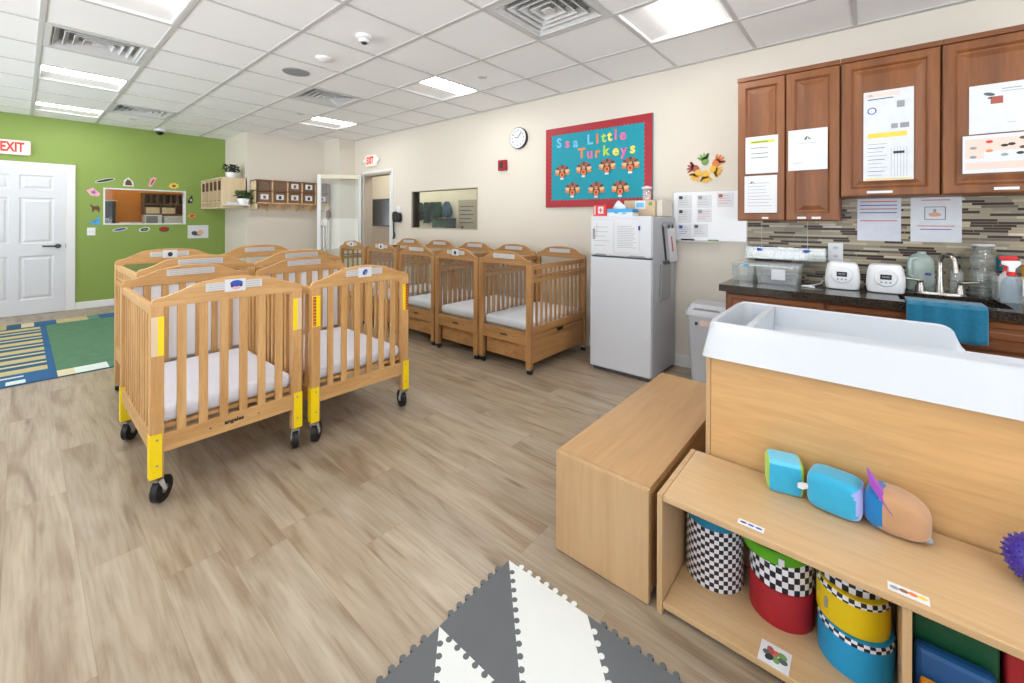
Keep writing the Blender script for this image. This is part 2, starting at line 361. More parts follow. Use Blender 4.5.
    def obj(s, name, parent=None, smooth=False, bevel=0, sub=0, base=None, seg=2):
        if parent is not None:
            off = Vector((0, 0, 0)); p = parent
            while p: off += p.location; p = p.parent
            loc = Vector((0, 0, 0))
        elif base is not None: off = Vector(base); loc = off
        else:
            xs = [v.x for v in s.v]; ys = [v.y for v in s.v]; zs = [v.z for v in s.v]
            off = Vector(((min(xs)+max(xs))/2, (min(ys)+max(ys))/2, min(zs))); loc = off
        me = bpy.data.meshes.new(name); me.from_pydata([v-off for v in s.v], [], s.f); me.update()
        for k in s.mats: me.materials.append(M[k])
        me.polygons.foreach_set('material_index', s.m)
        if smooth:
            me.polygons.foreach_set('use_smooth', [True]*len(s.f))
            me.set_sharp_from_angle(angle=math.radians(40))
        o = bpy.data.objects.new(name, me); COL.objects.link(o); o.location = loc
        if parent is not None: o.parent = parent
        if bevel:
            b = o.modifiers.new('bevel', 'BEVEL'); b.width = bevel; b.segments = seg; b.limit_method = 'ANGLE'; b.angle_limit = math.radians(40)
        if sub:
            b = o.modifiers.new('sub', 'SUBSURF'); b.levels = sub; b.render_levels = sub
        return o
def tag(o, label, cat, group=None, kind=None):
    o['label'] = label; o['category'] = cat
    if group: o['group'] = group
    if kind: o['kind'] = kind
    return o
def thing(name, loc, label, cat, group=None, rz=0):
    o = bpy.data.objects.new(name, None); COL.objects.link(o); o.location = loc; o.rotation_euler = (0, 0, rz); o.empty_display_size = .1
    return tag(o, label, cat, group)
def struct(o, label=None):
    o['kind'] = 'structure'
    if label: o['label'] = label
    return o
def dup(r, parent=None):
    c = r.copy(); COL.objects.link(c); c.parent = parent
    for ch in r.children: dup(ch, c)
    return c
XA, XG = (1, 0, 0), (0, 1, 0); UZ = (0, 0, 1)
WA = 3.78; WG = -8.45; CEIL = 2.645

# ------------------------------------------------------------------ room shell
X1, Y1 = 2.7, -2.7
m = MB(); m.box(-9.9, X1+.1, Y1-.1, 5.3, -.05, 0, 'floor'); struct(m.obj('floor', base=(0, 0, 0)), 'light wood-look plank floor')
def wall_holes(m, axis, at, th, a0, a1, z0, z1, holes, k):
    """wall in the plane axis=at, running a0..a1, with rectangular holes (h0,h1,z0,z1)"""
    xs = sorted({a0, a1}|{h[0] for h in holes}|{h[1] for h in holes}); zs = sorted({z0, z1}|{h[2] for h in holes}|{h[3] for h in holes})
    for i in range(len(xs)-1):
        for j in range(len(zs)-1):
            cx, cz = (xs[i]+xs[i+1])/2, (zs[j]+zs[j+1])/2
            if any(h[0] < cx < h[1] and h[2] < cz < h[3] for h in holes): continue
            if axis == 'y': m.box(xs[i], xs[i+1], at, at+th, zs[j], zs[j+1], k)
            else: m.box(at, at+th, xs[i], xs[i+1], zs[j], zs[j+1], k)
WIN_A = (-5.18, -3.79, 1.15, 1.70); DOOR_A = (-6.50, -5.70, 0, 2.04)
m = MB(); wall_holes(m, 'y', WA, .12, -6.82, X1, 0, 2.75, [WIN_A, DOOR_A], 'cream')
struct(m.obj('wall_back', base=(0, WA, 0)), 'cream wall behind the cribs and cabinets')
WIN_G = (.78, 1.745, 1.185, 1.725)
m = MB(); wall_holes(m, 'x', WG-.12, .12, Y1, 2.29, 0, 2.75, [WIN_G], 'green_paint')
struct(m.obj('wall_left', base=(WG, 0, 0)), 'green painted end wall')
m = MB(); m.box(-8.57, -7.38, 2.29, 3.9, 0, 2.75, 'cream'); m.box(-7.38, -6.82, 3.5, 3.9, 0, 2.75, 'cream')
struct(m.obj('wall_recess', base=(-7.6, 2.36, 0)), 'cream boxed-out wall in the far corner')
WIN_F = [(-2.3, -.3, .25, 2.45), (.1, 2.1, .25, 2.45)]
m = MB(); wall_holes(m, 'x', X1, .12, Y1, WA+.12, 0, 2.75, WIN_F, 'cream'); struct(m.obj('wall_right', base=(X1, 0, 0)))
WIN_N = [(-7.6, -5.3, .25, 2.45), (-4.8, -2.5, .25, 2.45), (-2.0, .3, .25, 2.45)]
m = MB(); wall_holes(m, 'y', Y1-.12, .12, WG-.12, X1+.12, 0, 2.75, WIN_N, 'cream'); struct(m.obj('wall_front', base=(0, Y1, 0)))
wn = 4
for h in WIN_F:
    m = MB()
    for (a, b, c, d) in ((h[0], h[1], h[2], h[2]+.05), (h[0], h[1], h[3]-.05, h[3]), (h[0], h[0]+.05, h[2], h[3]), (h[1]-.05, h[1], h[2], h[3]), ((h[0]+h[1])/2-.02, (h[0]+h[1])/2+.02, h[2], h[3])):
        m.box(X1+.03, X1+.09, a, b, c, d, 'white_trim')
    w = struct(m.obj('window_%d' % wn)); wn += 1
for h in WIN_N:
    m = MB()
    for (a, b, c, d) in ((h[0], h[1], h[2], h[2]+.05), (h[0], h[1], h[3]-.05, h[3]), (h[0], h[0]+.05, h[2], h[3]), (h[1]-.05, h[1], h[2], h[3]), ((h[0]+h[1])/2-.02, (h[0]+h[1])/2+.02, h[2], h[3])):
        m.box(a, b, Y1-.09, Y1-.03, c, d, 'white_trim')
    w = struct(m.obj('window_%d' % wn)); wn += 1
# rooms beyond
m = MB()
m.box(-9.8, -9.7, .2, 2.5, 0, 2.75, 'orange_wall'); m.box(-9.7, -8.57, .1, .2, 0, 2.75, 'orange_wall'); m.box(-9.7, -8.57, 2.4, 2.5, 0, 2.75, 'orange_wall'); m.box(-9.8, -8.57, .1, 2.5, 2.6, 2.75, 'cream')
struct(m.obj('wall_beyond_left'), 'orange wall of the room behind the green wall')
m = MB()
m.box(-9.3, -3.0, 5.0, 5.1, 0, 2.75, 'beyond_cream'); m.box(-9.4, -9.3, 3.9, 5.1, 0, 2.75, 'beyond_cream'); m.box(-3.0, -2.9, 3.9, 5.1, 0, 2.75, 'beyond_cream')
m.box(-9.4, -2.9, 3.9, 5.1, 2.6, 2.75, 'cream'); m.box(-9.3, -6.75, 4.985, 5.0, 0, 1.13, 'taupe')
struct(m.obj('wall_beyond_back'), 'pale wall of the hall behind the cream wall')

# ceiling: lay-in tiles and T-bars
GX, GY, G = -4.336, .093, .61
def cell(c, a): return (GX+c*G, GX+(c+1)*G, GY+a*G, GY+(a+1)*G)
LIGHTS = [(1, 0, 'y'), (-3, 0, 'y'), (-6, 0, 'y'), (1, 4, 'd'), (-3, 4, 'y'), (5, 4, 'x'), (1, -3, 'y'), (5, 0, 'x'), (5, -3, 'x'), (9, 0, 'x'), (9, 3, 'x'), (-3, -3, 'y'), (9, -3, 'x')]
VENTS = [(-1, 0), (-5, 1), (-1, 3), (4, 3)]
used = {(c, a) for c, a, _ in LIGHTS} | set(VENTS)
m = MB()
xs = [WG]+[GX+c*G for c in range(-6, 12)]; xs = [x for x in xs if x < X1]+[X1]
ys = [Y1]+[GY+a*G for a in range(-4, 7)]+[WA]
for i in range(len(xs)-1):
    for j in range(len(ys)-1):
        cx, cy = (xs[i]+xs[i+1])/2, (ys[j]+ys[j+1])/2
        c, a = math.floor((cx-GX)/G), math.floor((cy-GY)/G)
        if (c, a) in used: continue
        m.box(xs[i], xs[i+1], ys[j], ys[j+1], CEIL, CEIL+.015, 'tile')
m.box(WG-.1, X1+.1, Y1-.1, WA+.12, 2.80, 2.82, 'tile')
for x in xs: m.box(x-.012, x+.012, Y1, WA, CEIL-.005, CEIL+.004, 'grid_white')
for y in ys: m.box(WG, X1, y-.014, y+.014, CEIL-.0055, CEIL+.004, 'grid_white')
struct(m.obj('ceiling', base=(0, 0, CEIL)), 'white lay-in tile ceiling on a metal grid')

def frame_rings(m, x0, x1, y0, y1, steps, k, cap=None):
    """nested rectangles looking down; steps = [(inset, z)]"""
    R = [[(x0+i, y0+i, z), (x0+i, y1-i, z), (x1-i, y1-i, z), (x1-i, y0+i, z)] for i, z in steps]
    m.rings(R, k, False, cap if cap else False)
LBL = {(1, 0): 'square ceiling light panel cut by the top of the picture, left', (-3, 0): 'glowing ceiling panel between the left air vent and the farther light', (-6, 0): 'farthest ceiling light, above the green wall',
       (1, 4): 'square ceiling light near the wall above the observation window', (-3, 4): 'small far ceiling light above the open glass door', (5, 4): 'large bright ceiling light near the kitchen cabinets'}
for c, a, ori in LIGHTS:
    x0, x1, y0, y1 = cell(c, a); L = LBL.get((c, a), 'square ceiling light behind the camera')
    t = thing('ceiling_light', ((x0+x1)/2, (y0+y1)/2, CEIL), L, 'ceiling light', 'square ceiling light panels')
    z = CEIL
    f = MB(); frame_rings(f, x0+.01, x1-.01, y0+.01, y1-.01, [(0, z), (.0, z-.004), (.014, z-.004), (.02, z+.012), (.0, z+.11)], 'white_trim'); f.box(x0+.01, x1-.01, y0+.01, y1-.01, z+.11, z+.12, 'white_trim'); f.obj('frame', t)
    s = MB(); d = MB(); w = .13
    cx, cy = (x0+x1)/2, (y0+y1)/2; e = .03
    if ori == 'x':
        d.box(cx-.04, cx+.17, y0+e, y1-e, z+.012, z+.02, 'lens')
        s.prism([(x0+e, z+.012), (cx-.04, z+.04), (cx-.04, z+.045), (x0+e, z+.018)], (0, y0+e, 0), XA, UZ, (0, y1-y0-2*e, 0), 'lens_side'); s.prism([(x1-e, z+.012), (cx+.17, z+.04), (cx+.17, z+.045), (x1-e, z+.018)], (0, y0+e, 0), XA, UZ, (0, y1-y0-2*e, 0), 'lens_side')
    else:
        if ori == 'd': w = .12
        cxx = (x0+x1)/2-.0
        d.box(cxx+.0, x1-e, y0+e, y1-e, z+.012, z+.02, 'lens') if ori == 'd' else d.box(cx+.02, cx+.25, y0+e, y1-e, z+.012, z+.02, 'lens')
        if ori == 'd': s.box(x0+e, cxx, y0+e, y1-e, z+.014, z+.02, 'lens_side')
        else:
            s.prism([(x0+e, z+.012), (cx+.02, z+.04), (cx+.02, z+.045), (x0+e, z+.018)], (0, y0+e, 0), XA, UZ, (0, y1-y0-2*e, 0), 'lens_side')
            s.prism([(x1-e, z+.012), (cx+.25, z+.04), (cx+.25, z+.045), (x1-e, z+.018)], (0, y0+e, 0), XA, UZ, (0, y1-y0-2*e, 0), 'lens_side')
    d.obj('lens', t); s.obj('side_panel', t)
VL = {(-1, 0): 'square louvred air vent at the upper left, nearest the picture edge', (-5, 1): 'distant louvred ceiling vent above the window in the green wall', (-1, 3): 'louvred ceiling vent in the middle of the ceiling by the round speaker', (4, 3): 'large louvred ceiling vent at the top centre of the picture'}
for c, a in VENTS:
    x0, x1, y0, y1 = cell(c, a); z = CEIL
    t = thing('ceiling_vent', ((x0+x1)/2, (y0+y1)/2, CEIL), VL[(c, a)], 'air vent', 'ceiling air vents')
    f = MB(); frame_rings(f, x0+.01, x1-.01, y0+.01, y1-.01, [(0, z), (0, z-.004), (.04, z-.006), (.05, z+.01), (.045, z+.16)], 'vent_white'); f.box(x0+.01, x1-.01, y0+.01, y1-.01, z+.158, z+.165, 'vent_dark'); f.obj('frame', t)
    l = MB()
    for q in range(4):
        i = .062+q*.052
        frame_rings(l, x0, x1, y0, y1, [(i+.03, z+.05), (i, z+.004), (i+.004, z+.001), (i+.034, z+.046)], 'vent_white')
    l.box(x0+.272, x1-.272, y0+.272, y1-.272, z+.0, z+.01, 'vent_white')
    l.obj('louvre', t)
def ceil_dev(name, x, y, prof, k, label, cat, seg=24):
    m = MB(); m.lathe(prof, (x, y, CEIL), k, seg); o = m.obj(name, smooth=True); return tag(o, label, cat)
t = thing('smoke_detector', (-2.85, 1.65, CEIL), 'white round smoke detector with a dark centre, nearest of the ceiling sensors', 'smoke detector')
MB().lathe([(.001, -.0), (.06, 0), (.058, -.02), (.04, -.028), (.036, -.05), (.001, -.05)], (-2.85, 1.65, CEIL), 'white_plastic').obj('body', t, True)
MB().lathe([(.022, -.05), (.018, -.058), (.001, -.058)], (-2.85, 1.65, CEIL), 'dark').obj('sensor', t, True)
ceil_dev('motion_sensor', -3.5, 1.655, [(.001, 0), (.065, 0), (.06, -.015), (.03, -.032), (.001, -.034)], 'white_plastic', 'flat white ceiling sensor between the smoke detector and the grey speaker', 'sensor')
ceil_dev('ceiling_speaker', -4.035, 1.65, [(.001, 0), (.115, 0), (.11, -.006), (.001, -.008)], 'grey', 'round grey speaker grille set in the ceiling', 'speaker', 32)
ceil_dev('sprinkler_cover', -2.80, 2.85, [(.001, 0), (.045, 0), (.04, -.006), (.001, -.007)], 'grid_white', 'small round sprinkler cover beside the middle ceiling light', 'sprinkler')
ceil_dev('sprinkler_cover', -7.7, 1.0, [(.001, 0), (.045, 0), (.04, -.006), (.001, -.007)], 'grid_white', 'small round sprinkler cover near the green wall', 'sprinkler')
ceil_dev('sprinkler_cover', -5.6, 2.35, [(.001, 0), (.045, 0), (.04, -.006), (.001, -.007)], 'grid_white', 'small round sprinkler cover by the far light over the cubbies', 'sprinkler')
t = thing('security_camera', (-8.25, 1.38, CEIL), 'small white dome security camera above the green wall', 'camera')
MB().lathe([(.001, 0), (.075, 0), (.075, -.03), (.05, -.04), (.001, -.04)], (-8.25, 1.38, CEIL), 'white_plastic').obj('housing', t, True)
MB().lathe([(.05, -.04), (.045, -.065), (.025, -.085), (.001, -.09)], (-8.25, 1.38, CEIL), 'black').obj('dome', t, True)

# baseboards, door casing
m = MB(); m.box(WG, WG+.015, .50, 2.27, 0, .10, 'white_trim'); m.box(WG, WG+.015, Y1, -.60, 0, .10, 'white_trim'); struct(m.obj('baseboard_left', bevel=.004))
m = MB(); m.box(-5.6, -.75, WA-.015, WA, 0, .105, 'white_trim'); m.box(-6.80, -6.56, WA-.015, WA, 0, .105, 'white_trim'); struct(m.obj('baseboard_back', bevel=.004))
m = MB(); m.box(-8.43, -7.365, 2.275, 2.29, 0, .10, 'white_trim'); m.box(-7.38, -7.365, 2.29, 3.485, 0, .10, 'white_trim'); m.box(-7.38, -6.805, 3.485, 3.5, 0, .1, 'white_trim'); m.box(-6.82, -6.805, 3.5, 3.765, 0, .1, 'white_trim'); struct(m.obj('baseboard_recess'))
m = MB(); m.box(WG, WG+.02, .41, .50, 0, 2.02, 'white_trim'); m.box(WG, WG+.02, -.60, -.51, 0, 2.02, 'white_trim'); m.box(WG, WG+.02, -.51, .41, 1.93, 2.02, 'white_trim'); struct(m.obj('trim_1', bevel=.005), 'white casing around the panelled door')
# six panel door
d = MB(); y0, y1 = -.51, .41
d.box(WG, WG+.008, y0, y1, .005, 1.93, 'white_paint')
def relief_g(m, y0, y1, z0, z1, x, k, steps):
    R = [[(x+h, y0+i, z0+i), (x+h, y1-i, z0+i), (x+h, y1-i, z1-i), (x+h, y0+i, z1-i)] for i, h in steps]
    m.rings(R, k, False, k)
st = [(0, .012), (.012, .0), (.02, .0), (.045, .010)]
rows = [(.20, .78), (.94, 1.55), (1.65, 1.85)]
cols = [(-.40, -.09), (-.01, .30)]
# stiles and rails
ys_ = [y0, cols[0][0], cols[0][1], cols[1][0], cols[1][1], y1]; zs_ = [.005, rows[0][0], rows[0][1], rows[1][0], rows[1][1], rows[2][0], rows[2][1], 1.93]
for i in range(0, 5, 2): d.box(WG+.008, WG+.02, ys_[i], ys_[i+1], .005, 1.93, 'white_paint')
for (a, b) in cols:
    for j in range(0, 7, 2): d.box(WG+.008, WG+.02, a, b, zs_[j], zs_[j+1], 'white_paint')
    for (z0, z1) in rows: relief_g(d, a, b, z0, z1, WG+.008, 'white_paint', [(0, .012), (.014, .001), (.03, .001), (.05, .011)])
door = struct(d.obj('door_1'), 'white six panel door in the green wall')
h = MB(); h.cyl((WG+.018, .335, .9), (WG+.03, .335, .9), .032, k='dark_metal'); h.tube([(WG+.03, .335, .9), (WG+.07, .335, .9), (WG+.075, .32, .9), (WG+.07, .19, .905)], .012, 'dark_metal'); h.obj('door_handle', door, True)
h = MB(); h.box(WG+.012, WG+.024, .40, .412, .87, .93, 'nickel'); h.obj('latch_plate', door)

# exit sign over the green wall
def exit_sign(name, loc, label, axis, heads):
    t = thing(name, loc, label, 'exit sign')
    x, y, z = loc
    if axis == 'g':
        MB().box(x, x+.05, y-.17, y+.17, z, z+.19, 'exit_face').obj('housing', t, bevel=.02)
        MB().text('EXIT', .17, (x+.0515, y+.01, z+.093), XG, UZ, .002, 'exit_red', .006, .58).obj('lettering', t)
    else:
        MB().box(x-.15, x+.15, y-.05, y, z, z+.19, 'exit_face').obj('housing', t, bevel=.02)
        MB().text('EXIT', .16, (x, y-.0515, z+.093), XA, UZ, .002, 'exit_red', .006, .62).obj('lettering', t)
        for s in (-1, 1):
            MB().cyl((x+s*.17, y-.02, z+.1), (x+s*.2, y-.06, z+.1), .03, .04, 'white_plastic').obj('lamp_head', t, True)
    return t
exit_sign('exit_sign', (WG, -.08, 2.10), 'lit EXIT sign above the white panelled door', 'g', False)
exit_sign('exit_sign', (-6.25, WA, 2.15), 'small EXIT sign with two emergency lamp heads over the open doorway', 'a', True)

# ------------------------------------------------------------------ glass door (open) and doorway
m = MB(); a, b, _, z = DOOR_A
m.box(a+.001, a+.04, WA-.02, WA+.13, 0, z-.04, 'taupe'); m.box(b-.03, b-.001, WA-.02, WA+.13, 0, z-.04, 'white_trim'); m.box(a+.001, b-.001, WA-.02, WA+.13, z-.04, z-.001, 'taupe'); m.box(a-.04, a, WA-.012, WA, 0, z+.04, 'white_trim'); m.box(b, b+.04, WA-.012, WA, 0, z+.04, 'white_trim'); m.box(a, b, WA-.012, WA, z, z+.04, 'white_trim')
struct(m.obj('trim_2', bevel=.004), 'metal frame of the open doorway')
hinge = Vector((a-.03, WA-.035)); end = Vector((-7.03, 3.23)); dv = (end-hinge); Ld = dv.length; dv.normalize(); nv = Vector((-dv.y, dv.x))
def dbox(m, s0, s1, z0, z1, th, k, off=0):
    P = [(s0, -th/2), (s1, -th/2), (s1, th/2), (s0, th/2)]
    m.prism([(p[0], p[1]+off) for p in P], (hinge.x, hinge.y, z0), (dv.x, dv.y, 0), (nv.x, nv.y, 0), (0, 0, z1-z0), k)
d = MB()
dbox(d, 0, .05, .01, 2.03, .045, 'grid_white'); dbox(d, Ld-.06, Ld, .01, 2.03, .045, 'white_trim'); dbox(d, .0501, Ld-.0601, 1.96, 2.03, .045, 'beyond_cream'); dbox(d, .0501, Ld-.0601, .01, .25, .045, 'white_trim')
door = struct(d.obj('door_2', bevel=.003), 'glazed door standing open beside the doorway')
g = MB(); dbox(g, .05, Ld-.06, .25, 1.96, .008, 'door_glass'); g.obj('glass_pane', door)
g = MB()
P = lambda s, o, z: (hinge.x+dv.x*s+nv.x*o, hinge.y+dv.y*s+nv.y*o, z)
for o in (-1, 1):
    g.tube([P(Ld-.06, o*.02, 1.16), P(Ld-.08, o*.07, 1.16), P(Ld-.2, o*.07, 1.16)][:2]+[P(Ld-.1, o*.075, 1.14), P(Ld-.1, o*.075, .78), P(Ld-.06, o*.02, .76)], .011, 'steel')
g.obj('pull_handle', door, True)
g = MB(); dbox(g, .10, .32, 1.955, 2.01, .05, 'beyond_cream', -.05); g.tube([P(.2, -.06, 2.01), P(.45, -.14, 2.02)], .008, 'steel'); g.obj('door_closer', door)

# observation windows
def win_frame(name, axis, at, th, h, k, label, gk='glass', t=.03):
    m = MB(); x0, x1, z0, z1 = h
    for (a, b, c, d) in ((x0+.0005, x1-.0005, z0+.0005, z0+t), (x0+.0005, x1-.0005, z1-t, z1-.0005), (x0+.0005, x0+t, z0+t, z1-t), (x1-t, x1-.0005, z0+t, z1-t)):
        if axis == 'y': m.box(a, b, at-.006, at+th, c, d, k)
        else: m.box(at-th, at+.008, a, b, c, d, k)
    w = struct(m.obj(name), label)
    g = MB()
    if axis == 'y': g.box(x0+t, x1-t, at+.05, at+.056, z0+t, z1-t, gk)
    else: g.box(at-.06, at-.054, x0+t, x1-t, z0+t, z1-t, gk)
    g.obj('glass_pane', w); return w
win_frame('window_1', 'y', WA, .12, WIN_A, 'taupe', 'dark framed observation window in the cream wall', t=.012)
m = MB(); m.box(WIN_A[0]+.013, WIN_A[0]+.05, WA+.02, WA+.11, WIN_A[2]+.013, WIN_A[3]-.013, 'dark'); struct(m.obj('trim_4'), 'dark edge inside the observation window')
win_frame('window_2', 'x', WG, .12, WIN_G, 'white_trim', 'observation window in the green wall', t=.018)
m = MB(); m.box(-8.36, -7.45, 4.97, 4.985, 1.13, 1.71, 'black'); m.box(-8.33, -7.48, 4.962, 4.97, 1.16, 1.68, 'lcd')
struct(m.obj('window_3'), 'dark window across the hall seen through the doorway')
# things seen through observation window of the cream wall
for i, (x, w, zb, k) in enumerate(((-6.50, .20, 1.27, 'coat'), (-6.28, .17, 1.22, 'coat'), (-6.09, .15, 1.25, 'coat'), (-5.93, .13, 1.32, 'coat'), (-5.72, .21, 1.33, 'coat_blue'))):
    c = MB(); hh = 1.60-zb
    R = []
    for q in range(9):
        u = q/8; z = 1.60-u*hh; ww = w*(.35+.75*min(1, u*3)**.6)*.5; dd = .05+.02*math.sin(u*5+i)
        R.append([(x+ww*math.cos(a_)*(1+.1*math.sin(5*a_+i)), 4.93+dd*math.sin(a_), z+.012*math.sin(4*a_+i)*u) for a_ in [2*PI*s/16 for s in range(16)]])
    c.rings(R, k)
    tag(c.obj('hanging_coat', smooth=True), ['dark coat hanging leftmost behind the observation window', 'long dark coat, second from the left behind the observation window', 'narrow dark coat in the middle of the row behind the observation window', 'small dark coat left of the blue grey one behind the window', 'blue grey coat above the slate cabinet behind the observation window'][i], 'coat', 'coats hanging in the hall')
t = thing('storage_cabinet', (-5.72, 4.86, 0), 'slate grey cabinet below the coats, seen through the observation window', 'cabinet')
MB().box(-5.9, -5.54, 4.74, 4.98, 0, 1.27, 'slate').obj('body', t, bevel=.005); MB().box(-5.91, -5.53, 4.73, 4.985, 1.27, 1.3, 'dark_grey').obj('top', t)
m = MB(); m.box(-5.46, -5.0, 4.97, 4.99, 1.0, 1.62, 'taupe')
for i in range(5):
    m.box(-5.42, -5.08-.05*(i % 2), 4.967, 4.97, 1.5-.07*i, 1.512-.07*i, 'ink_dark')
m.ball((-5.35, 4.965, 1.13), (.03, .004, .04), 'ink_dark', 10)
tag(m.obj('notice_board'), 'beige board with dark handwriting seen at the right of the observation window', 'board')
# things seen through the green wall window
t = thing('cubby_shelf', (-9.6, 1.66, 1.32), 'brown cubby shelf on the orange wall behind the green wall window', 'shelf')
c = MB(); yA, yB = 1.37, 2.0
c.box(-9.70, -9.69, yA, yB, 1.35, 1.72, 'cubby_dark')
for z in (1.35, 1.53, 1.71): c.box(-9.70, -9.45, yA, yB, z-.01, z+.01, 'mid_brown')
for i in range(7): c.box(-9.70, -9.45, yA+i*.09, yA+i*.09+.012, 1.53, 1.71, 'mid_brown')
for i in range(3): c.box(-9.70, -9.45, yA+i*.215, yA+i*.215+.012, 1.35, 1.53, 'mid_brown')
c.obj('carcass', t)
for y in (1.40, 1.615): MB().box(-9.62, -9.44, y, y+.18, 1.365, 1.47, 'birch').obj('bin', t)
t = thing('hall_counter', (-9.4, 1.5, 0), 'white counter under the cubbies behind the green wall window', 'counter')
MB().box(-9.69, -9.25, 1.10, 2.1, 0, 1.12, 'white_trim').obj('body', t); MB().box(-9.69, -9.22, 1.06, 2.12, 1.12, 1.15, 'birch').obj('worktop', t)
t = thing('microwave', (-9.45, 1.48, 1.15), 'white microwave with grey door behind the green wall window', 'microwave')
MB().box(-9.62, -9.36, 1.37, 1.60, 1.151, 1.34, 'white_plastic').obj('body', t, bevel=.005); MB().box(-9.36, -9.35, 1.39, 1.54, 1.17, 1.32, 'grey').obj('door', t)
tag(MB().box(-9.6, -9.35, 1.63, 1.92, 1.151, 1.32, 'paper').obj('storage_box', bevel=.01), 'white box beside the microwave behind the green wall window', 'box')
t = thing('dark_cabinet', (-9.5, .9, 0), 'dark grey cabinet against the orange wall behind the green wall window', 'cabinet')
MB().box(-9.69, -9.45, .76, 1.02, 0, 1.56, 'dark_grey').obj('body', t, bevel=.004)
MB().box(-9.45, -9.44, .77, 1.01, .1, 1.54, 'dark').obj('door', t)
MB().box(-9.69, -9.43, .75, 1.04, 1.56, 1.58, 'birch').obj('top', t)
for i, (y0_, w_) in enumerate(((1.06, .14), (1.21, .13))):
    tag(MB().box(-9.55, -9.40, y0_, y0_+w_, 1.151, 1.215, 'paper').obj('paper_stack', bevel=.003), ['white tray left on the counter behind the green wall window', 'white tray right of another on the counter behind the green wall window'][i], 'tray')

# ------------------------------------------------------------------ pictures on the green wall
def leafshape(n, fx, fz): return [(fx(2*PI*i/n), fz(2*PI*i/n)) for i in range(n)]
def sticker(label, y, z, parts, cat='wall sticker', name='wall_sticker'):
    m = MB(); h = .0015
    for (pts, k) in parts:
        m.prism([(y+a, z+b) for a, b in pts], (WG+h-.0015, 0, 0), XG, UZ, (.002, 0, 0), k); h += .0012
    return tag(m.obj(name), label, cat, 'animal and plant stickers around the window')
def ell(a, b, rot=0, n=18, cx=0, cy=0):
    return [(cx+a*math.cos(t)*math.cos(rot)-b*math.sin(t)*math.sin(rot), cy+a*math.cos(t)*math.sin(rot)+b*math.sin(t)*math.cos(rot)) for t in [2*PI*i/n for i in range(n)]]
def poly(*p): return list(p)
sticker('long black feather sticker at the upper left of the green wall window', .80, 1.83, [(ell(.11, .024, .3), 'foam_white'), (ell(.10, .017, .3), 'black')])
sticker('dark acorn shaped sticker above the green wall window', 1.05, 1.82, [(poly((-.06,-.06),(.06,-.06),(.055,.01),(0,.075),(-.05,.03)), 'foam_white'), (poly((-.035,-.045),(.045,-.045),(.03,.02),(-.01,.05),(-.035,.0)), 'brown')])
sticker('red stick insect sticker above the green wall window', 1.325, 1.845, [(poly((-.05,-.07),(-.01,-.075),(.055,.06),(.02,.075),(-.02,.05)), 'pink'), (ell(.055, .010, 1.15), 'foam_red')])
sticker('yellow sunflower sticker at the upper right of the green wall window', 1.59, 1.80, [([((.055+.012*math.cos(10*t))*math.cos(t)*1.1, (.045+.010*math.cos(10*t))*math.sin(t)) for t in [2*PI*i/60 for i in range(60)]], 'ink_yellow'), (ell(.026, .02), 'mid_brown')])
sticker('black penguin sticker right of the green wall window', 1.80, 1.59, [(poly((-.03,-.06),(.03,-.055),(.035,.0),(.03,.06),(.015,.07),(-.005,.02),(-.035,-.03)), 'black'), (ell(.010, .02, 0, 12, .012, -.01), 'foam_white')])
sticker('orange fish sticker low at the right of the green wall window', 1.825, 1.325, [(ell(.055, .034), 'l_orange'), (ell(.03, .018, .4), 'mid_brown'), (poly((.04,0),(.065,.025),(.06,-.02)), 'orange')])
sticker('purple wing sticker under the left of the green wall window', .96, 1.115, [(ell(.085, .024, .22), 'foam_white'), (ell(.07, .016, .22), 'purple')])
sticker('grey turtle sticker under the middle of the green wall window', 1.235, 1.11, [(ell(.065, .036, .2), 'foam_white'), (ell(.05, .028, .2), 'dark_grey'), (ell(.018, .012, .2), 'paper_green')])
sticker('red ladybird sticker under the right of the green wall window', 1.47, 1.11, [(ell(.062, .040), 'black'), (ell(.05, .035, 0, 18, 0, .004), 'foam_red'), (ell(.008, .008, 0, 10, -.02, .01), 'black'), (ell(.008, .008, 0, 10, .02, .01), 'black')])
sticker('pink flower card sticker at the left of the green wall window', .68, 1.655, [(poly((-.075,.02),(-.01,.065),(.07,-.02),(.05,-.06),(-.03,-.05)), 'pink'), ([((.02+.012*math.cos(5*t))*math.cos(t), (.02+.012*math.cos(5*t))*math.sin(t)) for t in [2*PI*i/40 for i in range(40)]], 'purple')])
sticker('brown dog sticker left of the green wall window', .695, 1.43, [(poly((-.045,.06),(-.03,.03),(.0,.02),(.03,.03),(.05,.0),(.045,-.06),(.03,-.06),(.025,-.03),(-.01,-.03),(-.015,-.065),(-.03,-.06),(-.03,.0),(-.05,.03)), 'brown')])
sticker('blue butterfly sticker left of the lower corner of the green wall window', .70, 1.235, [(poly((-.07,.0),(-.02,-.005),(.0,.02),(.03,.07),(.05,.06),(.03,0),(.06,-.04),(.01,-.05),(-.03,-.045)), 'sky'), (ell(.03, .006, .9), 'ink_blue')])
m = MB(); m.box(WG, WG+.008, .615, .70, 1.035, 1.145, 'white_plastic'); m.box(WG+.008, WG+.014, .635, .65, 1.07, 1.11, 'paper'); m.box(WG+.008, WG+.014, .665, .68, 1.07, 1.11, 'paper')
tag(m.obj('light_switch', bevel=.002), 'white double light switch left of the green wall window', 'light switch')
